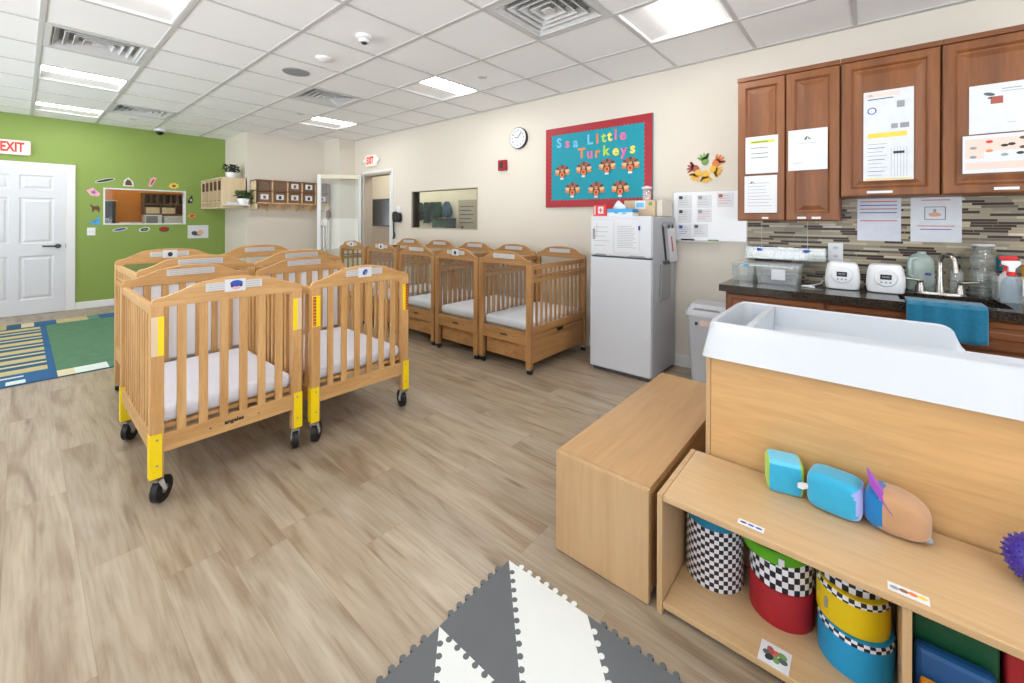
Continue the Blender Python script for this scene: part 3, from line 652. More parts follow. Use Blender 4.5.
m = MB(); m.box(WG, WG+.003, 1.77, 2.05, .955, 1.17, 'paper'); m.prism([(1.86+a, 1.04+b) for a, b in ell(.04, .035)], (WG+.003, 0, 0), XG, UZ, (.001, 0, 0), 'dark_grey'); m.prism([(1.94+a, 1.05+b) for a, b in ell(.045, .04, .5)], (WG+.0035, 0, 0), XG, UZ, (.001, 0, 0), 'tan'); m.box(WG+.003, WG+.004, 1.85, 1.95, 1.0, 1.02, 'ink_blue')
tag(m.obj('poster'), 'white poster with a small animal picture on the green wall by the corner', 'poster')

# ------------------------------------------------------------------ cubbies in the corner
t = thing('wall_cubby', (-7.9, 2.1, 1.44), 'pale birch cubby shelf with vertical slots on the corner by the green wall', 'cubby shelf')
c = MB(); x0, x1, y0, y1, z0, z1 = -8.44, -7.375, 1.947, 2.285, 1.44, 1.908
c.box(x0, x1, y1-.012, y1, z0, z1, 'birch'); c.box(x0, x0+.018, y0, y1, z0, z1, 'birch'); c.box(x1-.018, x1, y0, y1, z0, z1, 'birch')
for z in (z0, z0+.09, z1-.018): c.box(x0+.018, x1-.018, y0+.002, y1-.012, z, z+.018, 'birch')
for i in range(1, 5): c.box(x0+i*(x1-x0)/5-.008, x0+i*(x1-x0)/5+.008, y0+.001, y1, z0, z1, 'birch')
c.box(x0+.018, x1-.018, y0+.1, y1-.012, z0+.3, z0+.315, 'birch')
for i in range(0, 5):
    c.box(x0+i*(x1-x0)/5+.0185, x0+i*(x1-x0)/5+.0205, y0+.01, y0+.12, z0+.28, z0+.42, 'cubby_dark'); c.box(x0+i*(x1-x0)/5+.0185, x0+i*(x1-x0)/5+.0205, y0+.01, y0+.12, z0+.09, z0+.12, 'cubby_dark')
c.obj('carcass', t)
for i in range(5): MB().box(x0+.05+i*.213, x0+.17+i*.213, y0+.04, y0+.045, 1.70, 1.86, 'mid_brown').obj('folder', t)
tag(MB().box(-7.374, -7.18, 1.97, 2.27, 1.478, 1.496, 'white_trim').obj('ledge', bevel=.003), 'small white ledge on the side of the birch cubby', 'shelf')
tag(MB().box(-7.34, -7.22, 2.0, 2.13, 1.497, 1.53, 'paper').obj('folded_cloth', bevel=.012), 'white folded cloth on the small ledge beside the potted plant', 'cloth')
t = thing('wall_cubby', (-7.25, 2.9, 1.43), 'birch cubby shelf with ten square boxes and coat hooks on the recessed wall', 'cubby shelf')
c = MB(); x0, x1, y0, y1, z0, z1 = -7.379, -7.12, 2.335, 3.48, 1.43, 1.885
c.box(x0, x1, y0, y0+.018, z0, z1, 'birch'); c.box(x0, x1, y1-.018, y1, z0, z1, 'birch'); c.box(x0, x0+.01, y0, y1, z0, z1, 'birch')
for z in (z0+.09, z0+.278, z1-.016): c.box(x0, x1, y0, y1, z, z+.016, 'mid_brown' if z > z0+.1 and z < 1.9 else 'tan')
for i in range(0, 6):
    y = y0+.009+i*(y1-y0-.018)/5
    c.box(x0, x1, y-.008, y+.008, z0+.09, z1, 'tan')
    c.prism([(x0, z0+.09), (x0+.12, z0+.09), (x0+.03, z0-.02), (x0, z0-.02)], (0, y-.008, 0), XA, UZ, (0, .016, 0), 'tan')
c.obj('carcass', t)
for i in range(5):
    y = y0+.018+i*.2255
    for r_ in range(2):
        z = z0+.108+r_*.188
        b = MB().box(x0+.02, x1-.02, y+.012, y+.198, z, z+.165, 'cubby_dark').obj('bin', t, bevel=.006)
        if r_ == 0 or i in (2, 3, 4):
            if r_ == 1 and i == 4: continue
            q = MB(); q.box(x1-.019, x1-.016, y+.05, y+.16, z+.045, z+.125, 'paper'); q.box(x1-.016, x1-.015, y+.085, y+.125, z+.055, z+.105, 'ink_dark' if i % 2 else 'mid_brown'); q.obj('picture_card', b)
    h = MB(); h.tube([(x0+.01, y+.1, z0+.05), (x0+.05, y+.1, z0+.04), (x0+.055, y+.1, z0+.065)], .006, 'steel'); h.obj('coat_hook', t)
def plant(x, y, z, r, hh, pot, leafk, label, n=160):
    t = thing('potted_plant', (x, y, z), label, 'plant')
    MB().lathe([(.001, 0), (r*.55, 0), (r*.7, hh*.45), (r*.62, hh*.45), (r*.6, hh*.4), (.001, hh*.4)], (x, y, z), pot, 20).obj('pot', t, True)
    f = MB(); rnd = random.Random(n)
    for i in range(n):
        a, b = rnd.random()*2*PI, rnd.random(); rr = r*math.sqrt(rnd.random())
        c = Vector((x+rr*math.cos(a), y+rr*math.sin(a), z+hh*.45+hh*.6*b)); s = .018+.012*rnd.random()
        u = Vector((rnd.gauss(0, 1), rnd.gauss(0, 1), rnd.gauss(0, .6))).normalized(); w = u.orthogonal().normalized()
        f.add([c-u*s, c+w*s*.4+u*.002, c+u*s, c-w*s*.4], [(0, 1, 2, 3)], leafk)
        if i % 12 == 0: f.cyl((x, y, z+hh*.4), c, .0015, .001, leafk, 5)
    f.obj('foliage', t); return t
plant(-7.55, 2.13, 1.909, .11, .2, 'white_plastic', 'leaf_dark', 'dark leafy plant in a white pot on top of the birch cubby')
plant(-7.27, 2.21, 1.497, .12, .2, 'white_plastic', 'leaf', 'green leafy plant on the small white ledge below the other plant', 200)
t = thing('broom', (-7.25, 3.45, 0), 'broom with a brown head leaning behind the open glass door', 'broom')
MB().tube([(-7.05, 3.38, .02), (-7.1, 3.44, 1.3)], .012, 'grey').obj('handle', t, True)
b = MB(); b.prism([(-.06, 0), (.06, 0), (.045, .13), (-.02, .16), (-.055, .1)], (-7.1, 3.43, 1.28), (.6, -.8, 0), UZ, (.02, .03, 0), 'mid_brown'); b.obj('brush_head', t, bevel=.01)
t = thing('wall_phone_pouch', (-5.5, WA-.04, 1.15), 'black pouch hanging on the wall between the doorway and the observation window', 'pouch')
p = MB(); p.ball((-5.54, WA-.04, 1.32), (.055, .035, .085), 'black', 16, e=.6); p.ball((-5.45, WA-.04, 1.31), (.05, .035, .075), 'black', 16, e=.6); p.obj('pouch', t, True)
MB().tube([(-5.6, WA-.03, 1.28), (-5.6, WA-.025, 1.1), (-5.585, WA-.025, 1.03), (-5.6, WA-.03, .98)], [.012, .01, .016, .014], 'black').obj('strap', t, True)
MB().box(-5.53, -5.45, WA-.02, WA, 1.38, 1.48, 'white_plastic').obj('wall_bracket', t, bevel=.005)

# ------------------------------------------------------------------ rug
t = thing('area_rug', (-6.15, .2, 0), 'blue, green and cream play rug with road stripes by the white door', 'rug')
r = MB(); xa, xb = -7.75, -4.95; H = .011
yl = -1.6
r.box(xa, xb, yl, 1.3, .001, .008, 'rug_blue')
r.box(xa+.32, xb-.22, .20, 1.3, .008, .0095, 'rug_green')
stripes = [('rug_cream', .10), ('rug_teal', .06), ('rug_sage', .05), ('rug_blue', .06)]
x = xb-.34; i = 0
seq = [('rug_beige', .14), ('rug_teal', .11), ('rug_cream', .05), ('rug_teal', .09)]
while x > xa+.35:
    k, w = seq[i % 4]; r.box(x-w, x, yl, .155, .008, .0096, k); x -= w; i += 1
def blocks(x0, x1, y, lst):
    for k, w in lst: r.box(x0, x1, y, y+w, .0096, .0108, k); y += w
blocks(xb-.20, xb, .20, [('rug_cream', .1), ('rug_white', .2), ('rug_green', .12), ('rug_blue', .16), ('rug_cream', .3), ('rug_blue', .2)])
blocks(xa+.02, xa+.30, -.7, [('rug_beige', .2), ('rug_teal', .1), ('rug_beige', .3), ('rug_teal', .11), ('rug_cream', .1), ('rug_blue', .18), ('rug_beige', .27), ('rug_sage', .1), ('rug_blue', .15), ('rug_teal', .12), ('rug_white', .11), ('rug_teal', .16), ('rug_beige', .3)])
blocks(xb-.12, xb-.02, -.07, [('rug_white', .1)]); blocks(xb-.25, xb-.215, -.7, [('rug_white', .72)]); blocks(xb-.1, xb-.07, -.9, [('rug_white', .7)])
r.obj('pile', t)

# ------------------------------------------------------------------ cribs
def arch(W, zb, zt, zpk, n=40, r=.02, pa=.3, pb=.95):
    pts = [(-W/2, zb), (W/2, zb)]
    top = []
    for i in range(n+1):
        t_ = 1-2*i/n; a = abs(t_); u_ = min(1, max(0, (a-pa)/(pb-pa))); z = zt+(zpk-zt)*((1-.14*(min(a, pa)/pa)**2)-.86*u_*u_*(3-2*u_))
        if abs(t_) > .93: z -= r*((abs(t_)-.93)/.07)**2
        top.append((t_*W/2, z))
    return pts+top
def crib(big, W, L, P, side_gate, drawer, wk, face=None, sticker_kind=None, plate='label_silver', mark=True, panel=False):
    """local frame: width on X, front at y=0 facing -Y, length to y=L. P = (end-board peak)"""
    t = bpy.data.objects.new('baby_crib', None); COL.objects.link(t)
    kz, kx, ky = wk+'_z', wk+'_x', wk+'_y'
    leg0 = .125 if big else .055; zt = P-.07; pw = .05; pt = .04
    for sx in (-1, 1):
        for (ya, yb) in ((0, pt), (L-pt, L)):
            xo = sx*(W/2); xi = sx*(W/2-pw); xc = (xo+xi)/2; yc = (ya+yb)/2
            leg = MB().box(xo, xi, ya, yb, leg0, zt-.035, kz).obj('leg', t, bevel=.004)
            if big:
                sl = MB().box(xo+sx*.002, xi+sx*.008, ya-.002, yb+.002, leg0+.005, .325, 'yellow')
                for zz_ in (leg0+.06, .30): sl.cyl((xc, ya-.003, zz_), (xc, ya-.002, zz_), .005, k='grey', seg=8)
                sl.obj('safety_sleeve', leg)
            rr = .056 if big else .024; wx = .014 if big else .009; tr = .034 if big else .012
            sw = {(-1, True): -.75, (1, True): -.25, (-1, False): -.7, (1, False): .5}[(sx, ya == 0)] if big else (.3 if sx > 0 else -.4)
            ca, sa = math.cos(sw), math.sin(sw); c = MB()
            for ds in ((0,) if big else (-.011, .011)):
                c.cyl((-wx+ds, tr, rr), (wx+ds, tr, rr), rr, k='rubber', seg=28)
            c.cyl((-wx*1.2, tr, rr), (wx*1.2, tr, rr), rr*.35, k='steel', seg=12)
            for s2 in (-1, 1): c.prism([(-.014, leg0-.008), (.016, leg0-.008), (tr+.009, rr-.006), (tr-.008, rr-.006)], (s2*(wx+.004)-.0015, 0, 0), (0, 1, 0), UZ, (.003, 0, 0), 'label_silver')
            c.box(-.02, .02, -.022, .022, leg0-.012, leg0, 'steel'); c.cyl((0, 0, leg0-.01), (0, 0, leg0+.01), .01, k='steel')
            c.v = [Vector((xc+v.x*ca-v.y*sa, yc+v.x*sa+v.y*ca, v.z)) for v in c.v]
            c.obj('caster', leg, True)
    rb = .235 if big else .24; rt = .315 if big else .34
    for e, (ya, sgn) in enumerate(((.006, -1), (L-.006, 1))):
        y0, y1 = (ya, ya+.024) if sgn < 0 else (ya-.024, ya)
        lr = MB(); m = MB(); m.prism(arch(W, zt-.04, zt, P, pa=.3 if big else .42, pb=.95 if big else .93), (0, y0, 0), XA, UZ, (0, y1-y0, 0), kx)
        (m if big else lr).box(-W/2+pw-.002, W/2-pw+.002, y0, y1, rb, rt, kx)
        ns = 6; inner = W-2*pw
        for i in range(ns if big else 0):
            cx = -inner/2+inner*(i+1)/(ns+1)*1.0
            cx = (i-(ns-1)/2)*inner/(ns+.55)
            m.box(cx-.017, cx+.017, (y0+y1)/2-.008, (y0+y1)/2+.008, rt-.005, zt-.035, kz)
        if e == 0 and mark:
            (m if big else lr).text('angeles', .026, (.0, y0-.0005, (rb+rt)/2+.006), XA, UZ, .0006, 'dark', .0012, 1.1)
            for bx in (-.1, .11): (m if big else lr).cyl((bx, y0-.001, (rb+rt)/2+.0), (bx, y0+.002, (rb+rt)/2), .004, k='dark', seg=8)
        ep = m.obj('end_panel' if big else 'top_board', t, bevel=.003)
        if not big: lr.obj('lower_rail', t, bevel=.003)
        if not big: MB().box(-inner/2-.004, inner/2+.004, (y0+y1)/2-.002, (y0+y1)/2+.002, rt-.004, zt-.036, 'clear_acrylic').obj('clear_panel', ep)
        yf = y0-.001 if sgn < 0 else y0-.001
        pl = MB(); zc = P-.042
        pl.box(-.122, .122, yf-.003, yf, zc-.019, zc+.019, plate)
        for q in range(3): pl.box(-.11, .11, yf-.0035, yf-.003, zc-.012+q*.011, zc-.010+q*.011, 'grey')
        pl.obj('label_plate', ep)
        if face and ((e == 0 and face[1] == 'front') or (e == 1 and face[1] == 'back')):
            pc = MB(); pc.box(-.045, .045, yf-.006, yf-.003, zc-.03, zc+.03, 'paper')
            if face[0] == 'cap':
                pc.prism(ell(.028, .016, 0, 20, .005, zc+.008), (0, yf-.0075, 0), XA, UZ, (0, .002, 0), 'ink_blue'); pc.prism(ell(.020, .013, 0, 20, .003, zc-.010), (0, yf-.007, 0), XA, UZ, (0, .001, 0), 'pink')
                for q in (-1, 1): pc.prism(ell(.006, .006, 0, 10, .005+q*.02, zc-.004), (0, yf-.008, 0), XA, UZ, (0, .001, 0), 'ink_dark')
            elif face[0] == 'bird':
                pc.prism(ell(.020, .014, .9, 20, 0, zc), (0, yf-.0075, 0), XA, UZ, (0, .002, 0), 'ink_blue'); pc.prism(ell(.012, .008, .9, 20, .006, zc-.006), (0, yf-.008, 0), XA, UZ, (0, .001, 0), 'grey')
            else:
                pc.prism(ell(.016, .018, 0, 20, 0, zc-.003), (0, yf-.0075, 0), XA, UZ, (0, .002, 0), 'ink_dark')
            pc.obj('picture_card', ep)
    # sides
    zs = zt-.075
    for sx in (-1, 1):
        xc = sx*(W/2-.018); m = MB()
        m.box(xc-.012, xc+.012, pt-.004, L-pt+.004, zs, zs+.04, ky); m.box(xc-.012, xc+.012, pt-.004, L-pt+.004, rb if not drawer else rb+.09, rt if not drawer else rt+.05, ky)
        top = zs
        zlo = (rt if not drawer else rt+.05)-.004
        n = 11
        if side_gate:
            zg = P-.25; m.box(xc-.012, xc+.012, pt-.004, L-pt+.004, zg, zg+.035, ky); m.box(xc-.010, xc+.016 if sx > 0 else xc+.010, pt, L-pt, zg+.045, zg+.062, ky)
        for i in range(n):
            yc = pt+(L-2*pt)*(i+1)/(n+1); m.box(xc-.007, xc+.007, yc-.012, yc+.012, zlo, top+.004, kz)
        m.obj('side_rail', t, bevel=.003)
    mt = MB().box(-W/2+.035, W/2-.035, .045, L-.045, .345, .425, 'mattress').obj('mattress', t, bevel=.03, seg=4)
    for p in mt.data.polygons: p.use_smooth = True
    MB().box(-W/2+.03, W/2-.03, .04, L-.04, .328, .344, ky).obj('mattress_board', t)
    if panel: MB().box(-W/2+.055, W/2-.055, L-.0085, L-.004, .43, zt-.045, 'acrylic').obj('divider_panel', t)
    if drawer:
        dr = MB(); dr.box(-W/2+.055, W/2-.010, .05, L-.05, .09, .325, ky); dob = dr.obj('drawer', t, bevel=.004)
        hs = MB(); hs.prism([(L/2-.055, .322), (L/2+.055, .322), (L/2+.045, .292), (L/2-.045, .292)], (W/2-.011, 0, 0), (0, 1, 0), UZ, (.002, 0, 0), 'black'); hs.obj('handle_cutout', dob)
    if sticker_kind:
        zA, zB = P-.325, P-.15
        for sx in (-1, 1):
            s = MB(); xo = sx*(W/2-.003); xi = sx*(W/2-.048); xm = (xo+xi)/2
            s.box(xi, xm, -.0015, 0, zA, zB, 'yellow')
            if sticker_kind == 'tan': s.box(xm, xo, -.0015, 0, zA, zB, 'sticker_tan')
            else:
                if sx < 0:
                    s.box(xm, xo, -.0015, 0, zA, zB, 'yellow'); s.box(xm+.002*sx, xo-.004*sx, -.002, -.0015, zA+.004, zB-.004, 'sticker_red')
                else: s.box(xm, xo, -.0015, 0, zA, zB, 'sticker_red')
                for q in range(9): s.box(xm+sx*.006, xo-sx*.008, -.0025, -.002, zA+.01+q*.018, zA+.015+q*.018, 'ink_yellow')
            s.obj('warning_sticker', t)
    return t
def place(t, x, y, rz, label, group='wooden baby cribs'):
    t.location = (x, y, 0); t.rotation_euler = (0, 0, rz); tag(t, label, 'crib', group); return t
R90 = PI/2
a = crib(True, .65, .86, .998, False, False, 'crib', ('cap', 'front'), 'tan', panel=True)
place(a, -2.405, .697, R90, 'nearest wooden crib at the left, with a blue haired face card and yellow leg sleeves')
b = crib(True, .655, .89, .998, False, False, 'crib', ('bird', 'front'), 'red', mark=False, panel=True)
place(b, -2.392, 1.397, R90, 'wooden crib right beside the nearest one, with red and yellow post stickers')
c = crib(False, .64, .92, 1.045, True, False, 'crib', ('pet', 'back'), None, mark=False)
place(c, -3.35, .775, R90, 'wooden crib behind the nearest left one, with a picture card on its far end')
d = crib(False, .65, .92, 1.045, True, False, 'crib', None, None, mark=False)
place(d, -3.37, 1.43, R90, 'wooden crib behind the crib with red post stickers, plain labels on both ends')
cx = [-2.402, -3.008, -3.64, -4.30, -4.97]
lab = ['crib at the right end of the wall row, next to the white refrigerator', 'second crib from the refrigerator along the wall, with a dark picture card in front', 'third crib of the wall row from the refrigerator, below the observation window',
       'fourth crib of the wall row from the refrigerator, in front of the open doorway', 'farthest crib of the wall row, beside the open glass door']
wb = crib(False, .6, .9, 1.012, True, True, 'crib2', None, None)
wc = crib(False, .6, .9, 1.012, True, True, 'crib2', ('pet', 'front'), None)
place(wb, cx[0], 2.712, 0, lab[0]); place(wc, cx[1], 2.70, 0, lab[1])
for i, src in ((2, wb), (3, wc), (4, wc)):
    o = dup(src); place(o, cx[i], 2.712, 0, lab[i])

# ------------------------------------------------------------------ refrigerator
t = thing('refrigerator', (-1.56, 3.45, 0), 'white two door refrigerator with papers on its freezer door', 'refrigerator')
fx0, fx1, fy, fz = -1.83, -1.29, 3.20, 1.32
MB().box(fx0, fx1, fy+.055, 3.74, .03, fz-.01, 'fridge_side').obj('cabinet', t, bevel=.006)
d1 = MB().box(fx0, fx1, fy, fy+.05, .985, fz, 'fridge_white').obj('freezer_door', t, bevel=.012, seg=3)
d2 = MB().box(fx0, fx1, fy, fy+.05, .035, .972, 'fridge_white').obj('refrigerator_door', t, bevel=.012, seg=3)
MB().box(fx0+.01, fx1-.01, fy+.02, fy+.05, .966, .99, 'dark_grey').obj('door_gap', t)
for xa_, xb_ in ((fx0+.03, fx0+.17), (fx1-.2, fx1-.03)):
    MB().prism([(xa_, .985), (xb_, .985), (xb_-.03, 1.0), (xa_+.03, 1.0)], (0, fy-.001, 0), XA, UZ, (0, .004, 0), 'grey').obj('grip', d1)
for xa_ in (fx0+.05, fx1-.05):
    for ya_ in (fy+.08, 3.70): MB().cyl((xa_, ya_, 0), (xa_, ya_, .035), .018, k='black').obj('foot', t)
MB().box(fx0+.02, fx1-.02, fy+.03, fy+.055, .005, .035, 'dark_grey').obj('kick_plate', t)
def sheet(x0, x1, z0, z1, y, label, cat='paper', name='notice', rows=0, group=None, extra=None, base='paper', ink='paper_ink', head=None, tilt=0, colx=None):
    """a sheet on a wall facing -y"""
    m = MB(); m.box(x0, x1, y-.002, y, z0, z1, base); W, H = x1-x0, z1-z0; rnd = random.Random(int((x0*100+z0*37+50)*10))
    if head: m.box(x0+.1*W, x1-.1*W, y-.0026, y-.002, z1-.12*H, z1-.07*H, head)
    for i in range(rows):
        z = z1-H*(.2+.7*i/max(1, rows)); a = x0+.1*W; b = a+W*(.5+.3*rnd.random())
        m.box(a, b, y-.0025, y-.002, z-.0015, z+.0015, ink)
    if extra: extra(m, x0, x1, z0, z1, y)
    return tag(m.obj(name), label, cat, group)
def ex1(m, x0, x1, z0, z1, y):
    m.box(x0+.012, x0+.035, y-.003, y-.002, z1-.16, z1-.07, 'paper_ink'); m.box(x0+.05, x0+.052, y-.003, y-.002, z1-.14, z1-.02, 'ink_red')
sheet(-1.815, -1.612, 1.005, 1.282, fy-.0005, 'left white sheet on the freezer door, with a small grey picture', rows=5, extra=ex1, name='chart')
sheet(-1.598, -1.385, 1.022, 1.288, fy-.0005, 'right white form with a printed table on the freezer door', rows=13, name='chart')
tag(MB().box(-1.392, -1.378, fy-.012, fy, 1.205, 1.24, 'ink_blue').obj('magnet', bevel=.003), 'small blue magnet at the right of the freezer door', 'magnet')
# side clips
xs_ = fx1+.001
t = thing('clipboard_papers', (xs_, 3.5, .95), 'sheets of paper held by a magnetic clip on the side of the refrigerator', 'papers')
p = MB()
for i, (dx, dy) in enumerate(((.0, 0), (.012, .015), (.025, .03))):
    p.prism([(3.42+dy, 1.25), (3.60+dy, 1.25), (3.70+dy, .95-.01*i), (3.50+dy, .94)], (xs_+dx, 0, 0), XG, UZ, (.002, 0, 0), 'paper' if i != 0 else 'dark_grey')
p.prism([(3.55, 1.15), (3.58, 1.15), (3.62, 1.02), (3.59, 1.02)], (xs_+.028, 0, 0), XG, UZ, (.001, 0, 0), 'ink_red')
p.obj('sheet', t)
c_ = MB(); c_.box(xs_, xs_+.035, 3.44, 3.60, 1.23, 1.27, 'grey')
for yy in (3.47, 3.56): c_.cyl((xs_+.035, yy, 1.235), (xs_+.045, yy, 1.235), .018, k='dark_grey')
c_.obj('clip', t, bevel=.004)
t = thing('hanging_folder', (xs_, 3.5, .6), 'grey folder hanging below the papers on the side of the refrigerator', 'folder')
MB().box(xs_, xs_+.012, 3.385, 3.60, .62, .925, 'grey').obj('cover', t, bevel=.002)
MB().box(xs_, xs_+.025, 3.44, 3.55, .92, .95, 'dark_grey').obj('clip', t, bevel=.003)
# on top of the refrigerator
z = fz+.0005
m = MB(); m.box(-1.81, -1.69, 3.22, 3.34, z, z+.095, 'bright_red'); m.box(-1.765, -1.715, 3.218, 3.22, z+.02, z+.08, 'paper'); m.box(-1.745, -1.735, 3.2175, 3.218, z+.03, z+.07, 'ink_red'); m.box(-1.755, -1.725, 3.2175, 3.218, z+.045, z+.055, 'ink_red'); m.box(-1.80, -1.79, 3.2175, 3.22, z+.01, z+.085, 'paper')
tag(m.obj('first_aid_box', bevel=.003), 'red first aid box with a white label on the refrigerator', 'box')
t = thing('tissue_box', (-1.58, 3.3, z), 'blue and white tissue box with a tissue sticking out on the refrigerator', 'tissue box')
m = MB(); m.box(-1.685, -1.46, 3.23, 3.35, z, z+.04, 'paper'); m.box(-1.685, -1.46, 3.229, 3.351, z+.03, z+.06, 'sky'); m.prism(ell(.02, .012, 0, 12, -1.6, z+.03), (0, 3.227, 0), XA, UZ, (0, .001, 0), 'sky'); m.prism(ell(.02, .01, 0, 12, -1.53, z+.022), (0, 3.227, 0), XA, UZ, (0, .001, 0), 'l_blue'); m.obj('carton', t)
m = MB(); m.rings([[( -1.6+math.cos(q)*r_*1.6+dx, 3.29+math.sin(q)*r_*.5, z+zz) for q in [2*PI*i/10 for i in range(10)]] for r_, zz, dx in ((.03, .06, 0), (.035, .08, .0), (.02, .105, -.008), (.005, .13, -.012))], 'paper'); m.obj('tissue', t, True)
m = MB(); m.box(-1.62, -1.35, 3.42, 3.62, z, z+.135, 'cardboard'); m.box(-1.52, -1.43, 3.418, 3.42, z+.06, z+.13, 'paper'); m.box(-1.51, -1.44, 3.4175, 3.418, z+.075, z+.115, 'l_blue'); m.box(-1.40, -1.37, 3.418, 3.42, z+.09, z+.12, 'paper_green')
tag(m.obj('cardboard_box', bevel=.002), 'cardboard box with a blue and white label behind the tissue box', 'box')
m = MB(); m.box(-1.345, -1.30, 3.45, 3.70, z, z+.13, 'cream'); tag(m.obj('cardboard_box', bevel=.002), 'narrow tan carton at the right edge of the refrigerator top', 'box')
t = thing('plastic_bottle', (-1.45, 3.5, z+.136), 'clear bottle with a white lid standing on the cardboard box', 'bottle')
MB().lathe([(.001, 0), (.032, 0), (.034, .08), (.026, .1), (.001, .1)], (-1.45, 3.5, z+.136), 'clear_plastic').obj('body', t, True)
MB().lathe([(.04, .1), (.044, .112), (.012, .125), (.001, .125)], (-1.45, 3.5, z+.136), 'white_plastic').obj('lid', t, True)

# ------------------------------------------------------------------ cream wall: clock, alarm, bulletin board, whiteboard
t = thing('wall_clock', (-3.10, WA, 2.14), 'round white wall clock with a thin black rim on the cream wall', 'clock')
cz = 2.235; r_ = .125
m = MB(); m.cyl((-3.10, WA-.035, cz), (-3.10, WA, cz), r_, k='black', seg=40); m.obj('rim', t, bevel=.004)
m = MB(); m.cyl((-3.10, WA-.037, cz), (-3.10, WA-.03, cz), r_-.007, k='paper', seg=40)
for i in range(12):
    q = 2*PI*i/12; m.text(str(12 if i == 0 else i), .026, (-3.10+math.sin(q)*.085, WA-.0375, cz+math.cos(q)*.085), XA, UZ, .0005, 'ink_dark', .0005)
m.obj('dial', t)
for nm, q, L_ in (('hour_hand', -1.3, .05), ('minute_hand', .75, .08)):
    m = MB(); m.tube([(-3.10, WA-.041, cz), (-3.10+math.sin(q)*L_, WA-.041, cz+math.cos(q)*L_)], .0035, 'black', 6); m.obj(nm, t)
t = thing('fire_alarm', (-3.35, WA, 1.88), 'small red fire alarm strobe on the cream wall below the clock', 'fire alarm')
MB().box(-3.405, -3.285, WA-.045, WA, 1.875, 2.0, 'red').obj('housing', t, bevel=.006)
MB().box(-3.37, -3.325, WA-.055, WA-.045, 1.90, 1.975, 'dark').obj('strobe', t, bevel=.004)
t = thing('bulletin_board', (-2.1, WA, 1.42), 'teal bulletin board with a red scalloped border and turkey cut-outs', 'bulletin board')
bx0, bx1, bz0, bz1 = -2.705, -1.505, 1.42, 2.275
MB().box(bx0, bx1, WA-.0195, WA-.0005, bz0, bz1, 'teal').obj('panel', t)
m = MB(); y = WA-.023
def scallop(x0, z0, x1, z1, nx, nz, n=20, d=.075, s=.006):
    pts = [(x0, z0), (x1, z1)]; 
    for i in range(n*4, -1, -1):
        u = i/(n*4); w = d-s+s*2*abs(math.sin(u*n*PI)); pts.append((x0+(x1-x0)*u+nx*w, z0+(z1-z0)*u+nz*w))
    m.prism(pts, (0, y, 0), XA, UZ, (0, .003, 0), 'red')
scallop(bx0, bz0, bx1, bz0, 0, 1, 30); scallop(bx0, bz1, bx1, bz1, 0, -1, 30); y -= .0012; scallop(bx0, bz0, bx0, bz1, 1, 0, 20); scallop(bx1, bz0, bx1, bz1, -1, 0, 20)
m.obj('border', t)
def letter(ch, x, z, k, s, which):
    m = MB(); m.text(ch, s, (x, WA-.0245, z), XA, UZ, .002, k, .004); tag(m.obj('paper_letter'), which, 'letter', 'lettering on the bulletin board')
words = [('S', -2.53, 2.105, 'l_blue', 'pale blue capital S that starts the top line of the bulletin board'), ('s', -2.425, 2.095, 'l_pink', 'pink letter s, second on the top line of the bulletin board'), ('a', -2.325, 2.09, 'l_blue', 'small a before the gap in the top line of the bulletin board'),
 ('L', -2.155, 2.10, 'l_blue', 'blue capital L on the top line of the bulletin board'), ('i', -2.07, 2.10, 'l_orange', 'orange letter i after the capital L on the bulletin board'), ('t', -2.0, 2.105, 'l_lime', 'lime letter t, first of the two on the bulletin board'), ('t', -1.935, 2.11, 'l_yellow', 'yellow letter t, second of the two on the bulletin board'),
 ('l', -1.87, 2.115, 'l_pink', 'pink letter l near the end of the top line of the bulletin board'), ('e', -1.795, 2.105, 'l_pink', 'pink letter e that ends the top line of the bulletin board'),
 ('T', -2.25, 1.97, 'l_orange', 'orange capital T that starts the second line of the bulletin board'), ('u', -2.155, 1.96, 'l_pink', 'pink letter u after the capital T on the bulletin board'), ('r', -2.07, 1.96, 'l_orange', 'orange letter r on the second line of the bulletin board'), ('k', -1.975, 1.97, 'l_lime', 'lime letter k on the second line of the bulletin board'),
 ('e', -1.87, 1.96, 'l_yellow', 'yellow letter e on the second line of the bulletin board'), ('y', -1.785, 1.955, 'l_pink', 'pink letter y on the second line of the bulletin board'), ('s', -1.695, 1.965, 'l_yellow', 'yellow letter s that ends the second line of the bulletin board')]
for w_ in words: letter(w_[0], w_[1], w_[2], w_[3], .14, w_[4])
tk = [(-2.488, 1.785, 'leftmost of the four turkeys in the upper row'), (-2.225, 1.795, 'second turkey from the left in the upper row'), (-1.961, 1.805, 'third turkey from the left in the upper row'), (-1.717, 1.80, 'rightmost turkey of the upper row'),
      (-2.36, 1.59, 'leftmost of the three turkeys in the lower row'), (-2.079, 1.58, 'middle turkey of the lower row'), (-1.82, 1.58, 'rightmost of the three turkeys in the lower row')]
tm = MB(); y = -.001
for i in range(9):
    q = PI*(-.08+1.16*i/8); kk = ['orange', 'tan', 'brown', 'paper_maroon', 'brown', 'paper_maroon', 'brown', 'tan', 'orange'][i]
    tm.prism(ell(.042, .017, q, 14, .052*math.cos(q), .01+.042*math.sin(q)), (0, y-.003-.001*(i % 2), 0), XA, UZ, (0, .001, 0), kk)
tm.prism(ell(.042, .05, 0, 20, 0, 0), (0, y-.006, 0), XA, UZ, (0, .002, 0), 'brown')
tm.prism(ell(.028, .03, 0, 20, 0, -.018), (0, y-.0075, 0), XA, UZ, (0, .001, 0), 'paper_orange'); tm.prism(ell(.018, .016, 0, 16, 0, .03), (0, y-.008, 0), XA, UZ, (0, .0015, 0), 'tan')
